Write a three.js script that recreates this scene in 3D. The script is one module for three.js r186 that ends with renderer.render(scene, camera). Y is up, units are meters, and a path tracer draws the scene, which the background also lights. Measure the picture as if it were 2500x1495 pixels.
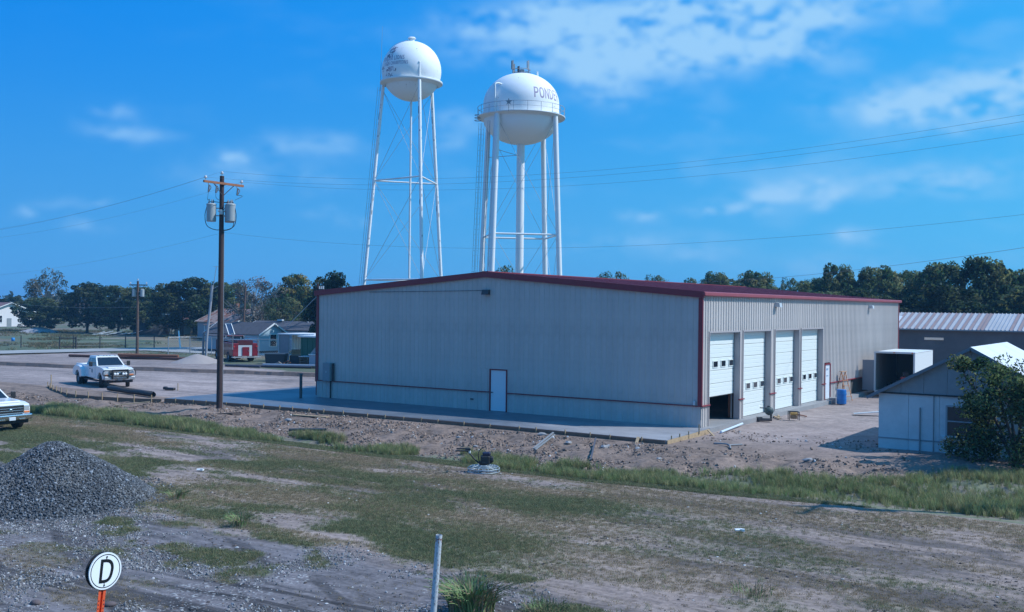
import * as THREE from 'three';
import { mergeGeometries } from 'three/addons/utils/BufferGeometryUtils.js';
import { RoundedBoxGeometry } from 'three/addons/geometries/RoundedBoxGeometry.js';

// ------------------------------------------------------------------ camera, sky, sun
// world frame: origin at the near right corner of the metal building, +X along its front to the right, +Z out of its front
const scene = new THREE.Scene();
const lin0 = (r, g, b) => new THREE.Color().setRGB(r, g, b);
const YAW = 0.593, CAM = [19.245, 5.5, 44.19];
const camera = new THREE.PerspectiveCamera(33.06, 1024 / 612, 0.5, 6000);
camera.rotation.order = 'YXZ';
camera.position.set(...CAM);
camera.rotation.set(0, YAW, 0.0115);
const renderer = new THREE.WebGLRenderer({ antialias: true });
renderer.toneMapping = THREE.LinearToneMapping;
renderer.toneMappingExposure = 1;
renderer.shadowMap.enabled = true;
renderer.setSize(1024, 612);
const SUN = new THREE.Vector3(0.586, 0.73, -0.352).normalize();
const sun = new THREE.DirectionalLight(new THREE.Color().setRGB(0.95, 0.98, 1.02), 4.3);
sun.position.copy(SUN).multiplyScalar(200).add(new THREE.Vector3(-20, 0, -20));
sun.target.position.set(-20, 0, -20);
sun.castShadow = true;
sun.shadow.mapSize.set(4096, 4096);
Object.assign(sun.shadow.camera, { left: -130, right: 130, top: 130, bottom: -130, near: 1, far: 500 });
scene.add(sun, sun.target);

scene.fog = new THREE.FogExp2(lin0(0.25, 0.62, 1.0), 0.0004);

// seeded random and lattice noise
let seedState = 7;
function seed(n) { seedState = n >>> 0; }
function rnd() { seedState = (seedState + 0x6D2B79F5) | 0; let t = Math.imul(seedState ^ (seedState >>> 15), 1 | seedState); t = (t + Math.imul(t ^ (t >>> 7), 61 | t)) ^ t; return ((t ^ (t >>> 14)) >>> 0) / 4294967296; }
const rr = (a, b) => a + (b - a) * rnd();
const pick = a => a[Math.floor(rnd() * a.length)];
const LAT = new Float32Array(65536);
seed(11); for (let i = 0; i < 65536; i++) LAT[i] = rnd();
function vn(x, y) {
  const xi = Math.floor(x), yi = Math.floor(y); let fx = x - xi, fy = y - yi;
  fx = fx * fx * (3 - 2 * fx); fy = fy * fy * (3 - 2 * fy);
  const x0 = xi & 255, x1 = (xi + 1) & 255, y0 = (yi & 255) << 8, y1 = ((yi + 1) & 255) << 8;
  const a = LAT[y0 | x0], b = LAT[y0 | x1], c = LAT[y1 | x0], d = LAT[y1 | x1];
  return a + (b - a) * fx + (c - a + (a - b - c + d) * fx) * fy;
}
function fbm(x, y, o) { let s = 0, a = 0.5, t = 0; for (let i = 0; i < o; i++) { s += a * vn(x, y); t += a; a *= 0.5; x = x * 2.03 + 17.3; y = y * 2.03 + 9.1; } return s / t; }
const sst = (a, b, x) => { const t = Math.min(1, Math.max(0, (x - a) / (b - a))); return t * t * (3 - 2 * t); };
const mix = (a, b, t) => a + (b - a) * t;

{ // the sky: clear blue above, paler at the horizon and towards the sun, thin broken clouds
  const W = 2048, H = 1024, data = new Float32Array(W * H * 4);
  // each cloud: degrees right of the view heading, elevation, half width, half height, strength
  const clouds = [[-1.6, 15.0, 3.2, 0.8, 0.5], [1.2, 15.7, 2.1, 0.9, 0.55], [3.9, 15.3, 2.7, 1.1, 0.7], [1.0, 13.8, 4.4, 0.8, 0.5], [3.5, 12.9, 2.3, 0.9, 0.4], [5.3, 11.8, 1.8, 1.1, 0.45], [7.1, 13.3, 2.7, 1.4, 0.4], [11.3, 15.1, 4.9, 2.0, 0.85], [13.5, 13.7, 3.3, 1.3, 0.7], [17.7, 15.6, 4.4, 0.9, 0.4], [9.1, 16.0, 3.4, 0.9, 0.5], [25.7, 11.5, 2.5, 0.8, 0.6], [22.8, 10.5, 4.2, 1.3, 0.6], [25.3, 10.2, 2.5, 1.2, 0.5], [19.9, 10.3, 2.6, 0.9, 0.35], [15.3, 6.1, 2.2, 0.6, 0.9], [12.1, 5.4, 2.0, 0.4, 0.7], [7.4, 4.9, 1.0, 0.4, 0.7], [20.3, 6.6, 4.3, 0.8, 0.35], [24.8, 6.7, 2.7, 0.8, 0.4], [18.5, 3.8, 0.9, 0.5, 0.5], [5.9, 3.3, 4.6, 0.7, 0.25], [10.4, 2.9, 1.1, 0.3, 0.3], [16.9, 2.2, 4.4, 0.7, 0.25], [-20.1, 8.7, 1.5, 0.5, 0.45], [-20.7, 9.8, 0.9, 0.3, 0.3], [-14.7, 7.7, 0.9, 0.4, 0.55], [-11.0, 8.5, 2.5, 0.6, 0.35], [-13.6, 6.8, 3.6, 0.8, 0.3], [-21.9, 5.1, 0.7, 0.3, 0.5], [-25.7, 4.3, 0.6, 0.3, 0.45], [-22.3, 3.7, 0.7, 0.3, 0.4], [-23.4, 4.8, 1.3, 0.3, 0.25], [-3.6, 9.0, 1.1, 0.5, 0.3], [-10.5, 4.9, 1.1, 0.3, 0.2], [-9.2, 4.5, 0.9, 0.3, 0.2], [-2.7, 10.0, 1.4, 0.6, 0.3]];
  const hx = -Math.sin(YAW), hz = -Math.cos(YAW), rx = Math.cos(YAW), rz = -Math.sin(YAW);
  for (let j = 0; j < H; j++) {
    const el = ((j + 0.5) / H - 0.5) * Math.PI, ed = el * 180 / Math.PI, ce = Math.cos(el);
    for (let i = 0; i < W; i++) {
      const th = ((i + 0.5) / W - 0.5) * 2 * Math.PI, dx = Math.cos(th), dz = Math.sin(th);
      const az = Math.atan2(dx * rx + dz * rz, dx * hx + dz * hz) * 180 / Math.PI;
      const toSun = 0.5 + 0.5 * Math.cos((az - 93) * Math.PI / 180);
      const up = sst(0, 17, ed), zen = sst(14, 80, ed), g = toSun * toSun * (1 - 0.6 * zen);
      let r = mix(0.085, 0.001, Math.pow(up, 0.7)) * (1 - zen) + 0.004 * zen, gg = mix(0.355, 0.232, up) * (1 - zen) + 0.17 * zen, b = mix(0.80, 0.83, up) * (1 - zen) + 0.62 * zen;
      r += g * 0.07; gg += g * 0.36; b += g * 0.26;
      if (ed < 0) { r = 0.10; gg = 0.2; b = 0.4; } else {
        let c = 0;
        if (Math.abs(az) < 34 && ed < 24) {
          const wa = az + 3.4 * (fbm(az * 0.5 + 40, ed * 0.9 + 3, 3) - 0.5), we = ed + 0.9 * (fbm(az * 0.6 + 9, ed * 1.1 + 30, 3) - 0.5);
          for (const k of clouds) { const a = (wa - k[0]) / k[2], e = (we - k[1]) / k[3], q = a * a + (e < 0 ? e * e * 1.6 : e * e); if (q < 5) c += k[4] * Math.exp(-q * 0.9); }
          const n = 0.6 * fbm(az * 0.42 + 100 + we * 0.2, ed * 1.1 + 50, 5) + 0.4 * fbm(az * 1.5 + 40, ed * 3.2, 3), n2 = fbm(az * 0.28 + 7, ed * 0.8 + 70, 4);
          c = c * sst(0.24, 0.68, n) * 1.55 + 0.22 * sst(0.5, 0.85, n2) * sst(-30, 20, az);
        }
        const px = dx * ce / (Math.sin(el) + 0.09), pz = dz * ce / (Math.sin(el) + 0.09);
        const out = Math.max(sst(28, 40, Math.abs(az)), sst(17, 26, ed));
        if (out > 0) c = mix(c, 0.75 * sst(0.52, 0.78, fbm(px * 1.3 + 60, pz * 1.3 + 21, 6)), out);
        c = Math.min(1, c) * sst(0, 1.2, ed);
        r = mix(r, 0.30 + 0.08 * g, c); gg = mix(gg, 0.60 + 0.1 * g, c); b = mix(b, 0.98, c);
      }
      const o = (j * W + i) * 4; data[o] = r; data[o + 1] = gg; data[o + 2] = b; data[o + 3] = 1;
    }
  }
  const t = new THREE.DataTexture(data, W, H, THREE.RGBAFormat, THREE.FloatType);
  t.mapping = THREE.EquirectangularReflectionMapping; t.magFilter = THREE.LinearFilter; t.minFilter = THREE.LinearFilter; t.wrapS = THREE.RepeatWrapping; t.needsUpdate = true;
  scene.background = t; scene.environment = t;
}

// ------------------------------------------------------------------ helpers
const used = {};
function numbered(n) { const k = used[n] = (used[n] ?? -1) + 1; return k ? `${n}_${String(k).padStart(3, '0')}` : n; }
const ORD = ['first', 'second', 'third', 'fourth', 'fifth', 'sixth', 'seventh', 'eighth', 'ninth', 'tenth', 'eleventh', 'twelfth', 'thirteenth', 'fourteenth', 'fifteenth', 'sixteenth', 'seventeenth', 'eighteenth', 'nineteenth', 'twentieth', 'twenty first', 'twenty second', 'twenty third', 'twenty fourth', 'twenty fifth', 'twenty sixth', 'twenty seventh', 'twenty eighth', 'twenty ninth', 'thirtieth'];
const V = (x, y, z) => new THREE.Vector3(x, y, z);
const lin = (r, g, b) => new THREE.Color().setRGB(r, g, b);
function texFrom(w, h, fn, srgb = true, repeat = true) { // fn(u, v) -> linear rgb
  const d = new Uint8Array(w * h * 4), enc = c => { c = Math.min(1, Math.max(0, c)); return Math.round(255 * (srgb ? (c < 0.0031308 ? 12.92 * c : 1.055 * Math.pow(c, 1 / 2.4) - 0.055) : c)); };
  for (let j = 0; j < h; j++) for (let i = 0; i < w; i++) { const c = fn((i + 0.5) / w, (j + 0.5) / h, i, j), o = (j * w + i) * 4; d[o] = enc(c[0]); d[o + 1] = enc(c[1]); d[o + 2] = enc(c[2]); d[o + 3] = 255; }
  const t = new THREE.DataTexture(d, w, h); if (srgb) t.colorSpace = THREE.SRGBColorSpace;
  t.magFilter = THREE.LinearFilter; t.minFilter = THREE.LinearMipmapLinearFilter; t.generateMipmaps = true; t.anisotropy = 8;
  if (repeat) t.wrapS = t.wrapT = THREE.RepeatWrapping; t.needsUpdate = true; return t;
}
// tileable mottling: multiplies a colour, keeps painted and raw surfaces from being flat
function tileN(u, v, f, o, s) { let t = 0, a = 0.5, w = 0; for (let k = 0; k < o; k++) { const F = f << k; const x = u * F, y = v * F, xi = Math.floor(x), yi = Math.floor(y); let fx = x - xi, fy = y - yi; fx = fx * fx * (3 - 2 * fx); fy = fy * fy * (3 - 2 * fy); const L = (i, j) => LAT[((((j % F) + s * 13) & 255) << 8) | (((i % F) + s * 31) & 255)]; const A = L(xi, yi), B = L(xi + 1, yi), C = L(xi, yi + 1), D = L(xi + 1, yi + 1); t += a * (A + (B - A) * fx + (C - A + (A - B - C + D) * fx) * fy); w += a; a *= 0.55; } return t / w; }
const T = {
  grime: texFrom(512, 512, (u, v) => { const a = tileN(u, v, 4, 5, 1), b = tileN(u * 1, v, 16, 3, 5), s = 0.86 + 0.22 * (a - 0.5) + 0.10 * (b - 0.5); return [s, s * 0.995, s * 0.985]; }),
  wood: texFrom(512, 256, (u, v) => { const g = tileN(u, v, 4, 3, 3), f = tileN(u, v, 8, 2, 9), ln = Math.sin((v * 40 + g * 9) * 3.1) * 0.5 + 0.5, s = 0.72 + 0.2 * ln + 0.25 * (f - 0.5); return [s, s * 0.97, s * 0.92]; }),
  pole: texFrom(256, 512, (u, v) => { const s = 0.7 + 0.5 * (tileN(u, v, 8, 3, 4) - 0.5) + 0.35 * (tileN(u, Math.floor(v * 1) + v * 0.0625, 32, 2, 8) - 0.5); return [s, s, s]; }),
  conc: texFrom(1024, 1024, (u, v) => { const a = tileN(u, v, 4, 6, 2), b = tileN(u, v, 64, 2, 6), s = 0.82 + 0.34 * (a - 0.5) + 0.10 * (b - 0.5); return [s, s, s * 0.99]; }),
  rust: texFrom(512, 512, (u, v) => { const a = sst(0.45, 0.62, tileN(u, v, 8, 5, 7)), s = 0.8 + 0.3 * (tileN(u, v, 16, 3, 2) - 0.5); return [mix(0.9, 0.62, a) * s, mix(0.9, 0.33, a) * s, mix(0.9, 0.2, a) * s]; }),
  shingle: texFrom(512, 512, (u, v, i, j) => { const row = Math.floor(v * 16), col = Math.floor(u * 24 + (row % 2) * 0.5), s = 0.75 + 0.35 * LAT[((row * 7) & 255) << 8 | (col * 3 & 255)] - 0.25 * (((v * 16) % 1) < 0.12 ? 1 : 0); return [s, s, s]; }),
};
const bumpN = texFrom(512, 512, (u, v) => { const s = tileN(u, v, 8, 5, 12); return [s, s, s]; }, false);
function mat(c, rough = 0.8, o = {}) {
  const { map, uv = 2, bump, ...rest } = o;
  const m = new THREE.MeshStandardMaterial({ color: Array.isArray(c) ? lin(...c) : c, roughness: rough, ...rest });
  if (map) { m.map = T[map]; m.userData.uv = uv; }
  if (bump) { m.bumpMap = bumpN; m.bumpScale = bump; m.userData.uv = uv; }
  return m;
}
function metricUV(g, s) { // box projection in metres
  const p = g.attributes.position, n = g.attributes.normal, uv = new Float32Array(p.count * 2);
  for (let i = 0; i < p.count; i++) { const ax = Math.abs(n.getX(i)), ay = Math.abs(n.getY(i)), az = Math.abs(n.getZ(i)); let u, v; if (ay > ax && ay > az) { u = p.getX(i); v = p.getZ(i); } else if (ax > az) { u = p.getZ(i); v = p.getY(i); } else { u = p.getX(i); v = p.getY(i); } uv[2 * i] = u / s + 0.13; uv[2 * i + 1] = v / s + 0.37; }
  g.setAttribute('uv', new THREE.BufferAttribute(uv, 2)); return g;
}
function merged(list) {
  const a = (Array.isArray(list) ? list.flat(4) : [list]).map(g => { let h = g.index ? g.toNonIndexed() : g; for (const k of Object.keys(h.attributes)) if (!['position', 'normal', 'uv'].includes(k)) h.deleteAttribute(k); if (!h.attributes.uv) h.setAttribute('uv', new THREE.BufferAttribute(new Float32Array(h.attributes.position.count * 2), 2)); return h; });
  return a.length === 1 ? a[0] : mergeGeometries(a, false);
}
function part(name, list, m, parent, label) { // merges its pieces into one named mesh
  const g = merged(list); if (m.userData.uv) metricUV(g, m.userData.uv);
  const o = new THREE.Mesh(g, m); o.name = name; o.castShadow = o.receiveShadow = true; if (label) o.userData.label = label;
  (parent || scene).add(o); return o;
}
function tag(o, label, category, group) { o.userData.label = label; o.userData.category = category; if (group) o.userData.group = group; return o; }
function thing(name, label, category, [x, y, z] = [0, 0, 0], turn = 0, group) {
  const o = new THREE.Group(); o.name = numbered(name); o.position.set(x, y, z); o.rotation.y = turn; scene.add(o); return tag(o, label, category, group);
}
function solo(name, label, category, list, m, [x, y, z] = [0, 0, 0], turn = 0, group) { const o = part(numbered(name), list, m); o.position.set(x, y, z); o.rotation.y = turn; return tag(o, label, category, group); }
function struct(name, g, m) { const o = part(numbered(name), g, m); o.userData.kind = 'structure'; return o; }
function copy(src, [x, y, z], turn, label, scale) { const c = src.clone(); c.name = numbered(src.name.replace(/_\d+$/, '')); c.userData = { ...src.userData }; if (label) c.userData.label = label; c.position.set(x, y, z); c.rotation.y = turn; if (scale) c.scale.set(...(Array.isArray(scale) ? scale : [scale, scale, scale])); scene.add(c); return c; }
function stuff(o) { o.userData.kind = 'stuff'; return o; }
const bx = (w, h, d, x = 0, y = 0, z = 0, rx = 0, ry = 0, rz = 0) => { const g = new THREE.BoxGeometry(w, h, d); if (rx) g.rotateX(rx); if (ry) g.rotateY(ry); if (rz) g.rotateZ(rz); return g.translate(x, y, z); };
const rb = (w, h, d, x = 0, y = 0, z = 0, r = 0.03, ry = 0) => { const g = new RoundedBoxGeometry(w, h, d, 2, r); if (ry) g.rotateY(ry); return g.translate(x, y, z); };
function rod(a, b, r0, r1 = r0, n = 10, open = false) { const A = V(...a), B = V(...b), d = B.clone().sub(A), L = d.length(); const g = new THREE.CylinderGeometry(r1, r0, L, n, 1, open); g.translate(0, L / 2, 0); g.applyQuaternion(new THREE.Quaternion().setFromUnitVectors(V(0, 1, 0), d.normalize())); return g.translate(A.x, A.y, A.z); }
function beam(a, b, w, h) { const A = V(...a), B = V(...b), d = B.clone().sub(A), L = d.length(); const g = new THREE.BoxGeometry(w, h, L); const m = new THREE.Matrix4().lookAt(B, A, V(0, 1, 0)); g.applyMatrix4(m); return g.translate((A.x + B.x) / 2, (A.y + B.y) / 2, (A.z + B.z) / 2); }
function tube(pts, r, n = 24, m = 6) { return new THREE.TubeGeometry(new THREE.CatmullRomCurve3(pts.map(p => V(...p))), n, r, m, false); }
const lathe = (pts, n = 24) => new THREE.LatheGeometry(pts.map(p => new THREE.Vector2(p[0], p[1])), n);
function quads(list, th = 0) { // each item: four corners; th gives thickness along the quad's normal
  const pos = [];
  const put = (a, b, c, d) => { for (const p of [a, b, c, a, c, d]) pos.push(p.x, p.y, p.z); };
  for (const q of list) {
    const [a, b, c, d] = q.map(p => V(...p));
    if (!th) { put(a, b, c, d); continue; }
    const n = b.clone().sub(a).cross(d.clone().sub(a)).normalize().multiplyScalar(th);
    const [e, f, g, h] = [a, b, c, d].map(p => p.clone().sub(n));
    put(a, b, c, d); put(h, g, f, e); put(a, e, f, b); put(b, f, g, c); put(c, g, h, d); put(d, h, e, a);
  }
  const g = new THREE.BufferGeometry(); g.setAttribute('position', new THREE.Float32BufferAttribute(pos, 3)); g.computeVertexNormals(); return g;
}
function prism(pts, depth, bevel = 0) { const s = new THREE.Shape(pts.map(p => new THREE.Vector2(...p))); return new THREE.ExtrudeGeometry(s, { depth, bevelEnabled: bevel > 0, bevelSize: bevel, bevelThickness: bevel, bevelSegments: 1 }); }
function inst(name, geo, m, spots, colors) { // spots: [x, y, z, sx, sy, sz, rx, ry, rz]
  const o = new THREE.InstancedMesh(geo, m, spots.length), M = new THREE.Matrix4(), q = new THREE.Quaternion(), e = new THREE.Euler();
  spots.forEach((s, i) => { e.set(s[6] || 0, s[7] || 0, s[8] || 0); q.setFromEuler(e); M.compose(V(s[0], s[1], s[2]), q, V(s[3], s[4], s[5])); o.setMatrixAt(i, M); if (colors) o.setColorAt(i, colors[i]); });
  o.name = name; o.castShadow = o.receiveShadow = true; return o;
}

// ------------------------------------------------------------------ ground
function groundY(X, Z) {
  const k = [[5.2, -0.17], [7, -0.30], [9, -0.52], [11.3, -0.72], [12.3, -0.66], [14, -0.56], [24, -0.56], [27, -0.6], [60, -0.6]];
  let y = -0.2;
  const zz = X > 0.5 ? Z + sst(0.5, 6, X) * 1.5 : X < -30 ? Z - sst(-30, -38, X) * 2 : Z;
  if (zz > 5.2) { y = -0.6; for (let i = 0; i < k.length - 1; i++) if (zz < k[i + 1][0]) { y = mix(k[i][1], k[i + 1][1], (zz - k[i][0]) / (k[i + 1][0] - k[i][0])); break; } }
  else y = mix(-0.17, -0.22, sst(5, 0, Z));
  const berm = sst(5.4, 6.2, zz) * sst(12, 10, zz);
  y += berm * (0.34 * (fbm(X * 0.55 + 5, Z * 0.7, 3) - 0.5) + 0.22 * (fbm(X * 2.1, Z * 2.1 + 9, 3) - 0.5));
  if (Z > 12) y += sst(12, 14, Z) * (0.10 * (fbm(X * 0.18, Z * 0.35 + 3, 3) - 0.5) + 0.05 * (fbm(X * 0.9 + 40, Z * 1.6, 3) - 0.5));
  if (X > 0.6 && Z < 8) y += 0.06 * (fbm(X * 0.8 + 3, Z * 0.8, 3) - 0.5);
  if (X > 7 && X < 17 && Z > 1.0 && Z < 4) y += 0.35 * sst(7, 10, X) * sst(1.0, 2.2, Z) * sst(4, 2.6, Z) * fbm(X * 0.9, Z * 0.9, 2);
  return y;
}
const BROWN = [0.26, 0.185, 0.145], TAN = [0.315, 0.25, 0.23], STRAW = [0.30, 0.23, 0.15], GREEN = [0.15, 0.17, 0.095], GREY = [0.175, 0.155, 0.16], DARKS = [0.055, 0.048, 0.048];
function stripEdges(X) { // far and near edge of the tall grass along the ditch
  const n = 1.1 * (fbm(X * 0.35 + 3, 2.2, 3) - 0.5);
  let far = 10.5 + n; if (X > 2) far = mix(10.4, 7.9, sst(2, 5, X)) + n * 0.8; if (X > 8) far = mix(7.9, 4.2, sst(8, 13, X)) + n;
  let near = 12.25 + 0.35 * n; if (X > 4) near = mix(12.25, 10.7, sst(4, 14, X)) + 0.3 * n;
  return [far, near];
}
function grassCover(X, Z) { // 0 bare .. 1 green, second value: straw share
  const [far, near] = stripEdges(X);
  if (Z < far - 0.6) return [0, 0];
  if (Z < near + 0.5) return [sst(far - 0.6, far + 0.3, Z), 0.15];
  const p = fbm(X * 0.22 + 10, Z * 0.5 + 4, 4), q = fbm(X * 0.5 + 60, Z * 1.3 + 14, 4), st = fbm(X * 0.13 + 90, Z * 0.55 + 8, 4);
  const lane = sst(near + 0.2, near + 1.0, Z) * sst(18.0, 15.8, Z + 1.6 * (p - 0.5) + (X > 0 ? 0.10 * X : 0));
  const laneEnd = 25.6 - 0.10 * (X - 0) * (X > 0 ? 1 : -0.4) + 2.2 * (q - 0.5) + 1.6 * (p - 0.5);
  const field = sst(15.5, 18.0, Z + 2.6 * (p - 0.5)) * sst(laneEnd + 0.5, laneEnd - 0.6, Z);
  const band = Math.exp(-Math.pow((Z - 20.6 + 0.12 * X + 2.2 * (st - 0.5)) / 1.5, 2)) * sst(-12, -5, X) * sst(9, 4, X);
  let g = field * sst(0.36, 0.66, q * 0.55 + p * 0.5) * (1 - 0.6 * band) + lane * 0.22 * sst(0.42, 0.62, q);
  let s = field * Math.max(sst(0.50, 0.66, st) * 0.7, band) + lane * sst(0.36, 0.6, p) * 0.85;
  if (X > 2) { const drk = sst(2, 7, X); g = mix(g, g * 0.35 * sst(0.4, 0.62, p), drk); s = mix(s, s * 0.5 + 0.18 * q, drk * 0.8); }
  if (Z > laneEnd) { const patch = sst(0.60, 0.70, fbm(X * 0.33 + 21, Z * 0.45 + 31, 4)); g = Math.max(g, patch * 0.85 * sst(31, 27, Z)); s = Math.max(s, patch * 0.3); }
  return [g, s];
}
function groundColor(X, Z) {
  const f1 = fbm(X * 1.7 + 3, Z * 1.7 + 8, 4), f2 = fbm(X * 9 + 1, Z * 9 + 2, 3), f3 = vn(X * 34, Z * 34), big = fbm(X * 0.16 + 4, Z * 0.2, 3);
  let c = [0, 0, 0], bump = 0.5 * f2 + 0.5 * f1;
  const streak = fbm(X * 0.35 + 33, Z * 5.5, 4), fine = fbm(X * 2.2 + 5, Z * 16, 3);
  const [far, near] = stripEdges(X);
  const gravel = sst(24.8, 26.4, Z + 1.2 * (f1 - 0.5) + (X > 6 ? -(X - 6) * 0.1 : 0));
  const base = Z < far + 0.3 ? (X > 0.4 ? [mix(BROWN[0], TAN[0], sst(0, 8, -Z + 6)), mix(BROWN[1], TAN[1], sst(0, 8, -Z + 6)), mix(BROWN[2], TAN[2], sst(0, 8, -Z + 6))] : Z > 4.5 ? BROWN : TAN) : TAN.map((t, i) => mix(mix(t * 0.92, BROWN[i], 0.4), GREY[i], gravel));
  let s = 0.62 + 0.5 * f1 + 0.55 * (f2 - 0.5) + 0.34 * (f3 - 0.5) + 0.4 * (big - 0.5);
  if (Z > near) { s += 0.7 * (streak - 0.5) + 0.55 * (fine - 0.5); }
  for (let i = 0; i < 3; i++) c[i] = base[i] * s;
  // clods and damp soil on the bank
  if (Z > 5 && Z < far + 0.5) { const d = sst(0.58, 0.7, fbm(X * 3.1 + 70, Z * 3.1, 4)); for (let i = 0; i < 3; i++) c[i] *= mix(1, 0.62, d); bump += 0.5 * f1; }
  if (X > 0.4 && Z < 6 && Z > -16) { const tr = fbm((X + Z * 0.2) * 1.3, Z * 0.5 + 12, 4); for (let i = 0; i < 3; i++) c[i] *= 0.8 + 0.42 * tr; }
  // yard on the left: wheel marks and pale washed patches
  if (X < -24 && Z < 7) { const tr = fbm(X * 0.12, Z * 1.8 + X * 0.25 + 5, 4), pale = sst(0.5, 0.75, fbm(X * 0.1 + 8, Z * 0.3, 4)); for (let i = 0; i < 3; i++) c[i] *= (0.78 + 0.45 * tr) * (1 + 0.25 * pale); }
  if (Z > near) {
    const [g, st] = grassCover(X, Z), gv = 0.7 + 0.6 * f2;
    for (let i = 0; i < 3; i++) { c[i] = mix(c[i], STRAW[i] * (0.65 + 0.6 * f2) * (0.75 + 0.5 * streak), st * 0.75); c[i] = mix(c[i], GREEN[i] * gv, g * 0.8); }
    // dark worked soil on the right, dark wheel ruts along the lane
    const dn = fbm(X * 0.45 + 3, Z * 3.2 + 40, 4), dk = Math.max(sst(6.5, 9.5, X) * Math.max(Math.exp(-Math.pow((Z - 21.4 + 0.9 * (f1 - 0.5) * 2) / 0.95, 2)) * sst(0.30, 0.55, dn), 0.75 * Math.exp(-Math.pow((Z - 18.8) / 1.4, 2)) * sst(0.50, 0.62, dn)), 0.7 * sst(0.57, 0.66, fbm(X * 0.3 + 77, Z * 0.9 + 5, 4)) * sst(12.6, 14, Z) * sst(22, 18, Z));
    for (let i = 0; i < 3; i++) c[i] = mix(c[i], DARKS[i] * (0.7 + 0.8 * f2), dk * 0.85);
    const ra = Z + 0.9 * Math.sin(X * 0.16) + 0.5 * (big - 0.5), rut = gravel * Math.max(sst(0.56, 0.70, fbm(X * 0.10, ra * 2.6, 4)), 0.8 * sst(0.58, 0.72, fbm((X + Z * 0.7) * 0.16 + 50, (Z - X * 0.5) * 1.6, 3)));
    for (let i = 0; i < 3; i++) c[i] *= 1 - 0.62 * rut;
    const peb = gravel * sst(0.74, 0.82, vn(X * 21 + 3, Z * 21)) * sst(0.52, 0.68, fbm(X * 0.5 + 2, Z * 0.6 + 9, 3));
    for (let i = 0; i < 3; i++) c[i] = mix(c[i], 0.42 * (0.8 + 0.4 * f3), peb * 0.8);
    bump += 0.6 * streak + 0.4 * peb - 0.5 * rut;
  } else if (Z > far) { const gv = 0.6 + 0.7 * f2; for (let i = 0; i < 3; i++) c[i] = mix(c[i], GREEN[i] * gv, (0.35 + 0.5 * sst(0.4, 0.6, f1)) * sst(far, far + 0.4, Z)); }
  // far side beyond the yard: rough grass, the yard ends in a broken edge
  const e = 1.5 * (f1 - 0.5) + 2.5 * (big - 0.5), rough = X < -24 ? sst(-19.5, -21, Z - (X + 57) * 0.25 + e) : sst(-38, -40, Z + e);
  if (rough > 0) { const mixg = fbm(X * 0.25 + 9, Z * 0.25 + 2, 4), gr = [mix(0.085, 0.18, sst(0.35, 0.65, mixg)), mix(0.105, 0.145, sst(0.35, 0.65, mixg)), mix(0.06, 0.10, sst(0.35, 0.65, mixg))]; for (let i = 0; i < 3; i++) c[i] = mix(c[i], gr[i] * (0.7 + 0.6 * f2), rough); }
  return [c[0], c[1], c[2], Math.min(1, bump * 0.5)];
}
function sheet(name, x0, x1, z0, z1, step, tw, th, bumpScale, drop = 0) {
  const nx = Math.round((x1 - x0) / step), nz = Math.round((z1 - z0) / step), pos = [], uv = [], idx = [];
  for (let j = 0; j <= nz; j++) for (let i = 0; i <= nx; i++) { const x = mix(x0, x1, i / nx), z = mix(z0, z1, j / nz); pos.push(x, groundY(x, z) - drop, z); uv.push(i / nx, j / nz); }
  for (let j = 0; j < nz; j++) for (let i = 0; i < nx; i++) { const a = j * (nx + 1) + i, b = a + 1, c = a + nx + 1, d = c + 1; idx.push(a, c, b, b, c, d); }
  const g = new THREE.BufferGeometry(); g.setAttribute('position', new THREE.Float32BufferAttribute(pos, 3)); g.setAttribute('uv', new THREE.Float32BufferAttribute(uv, 2)); g.setIndex(idx); g.computeVertexNormals();
  const bd = new Uint8Array(tw * th * 4);
  const map = texFrom(tw, th, (u, v, i, j) => { const c = groundColor(mix(x0, x1, u), mix(z0, z1, v)), o = (j * tw + i) * 4, b = Math.round(255 * c[3]); bd[o] = bd[o + 1] = bd[o + 2] = b; bd[o + 3] = 255; return c; }, true, false);
  const bt = new THREE.DataTexture(bd, tw, th); bt.magFilter = THREE.LinearFilter; bt.minFilter = THREE.LinearMipmapLinearFilter; bt.generateMipmaps = true; bt.needsUpdate = true;
  const m = new THREE.MeshStandardMaterial({ roughness: 1, map, bumpMap: bt, bumpScale });
  const o = new THREE.Mesh(g, m); o.name = numbered(name); o.castShadow = o.receiveShadow = true; o.userData.kind = 'structure'; scene.add(o); return o;
}
sheet('field', -13, 26, 5.0, 38, 0.12, 2048, 2048, 0.05);
sheet('field', -70, -13, 5.0, 38, 0.25, 2048, 1024, 0.05);
sheet('dirt_yard', -84, 36, -44, 5.0, 0.4, 2048, 1024, 0.05);
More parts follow.
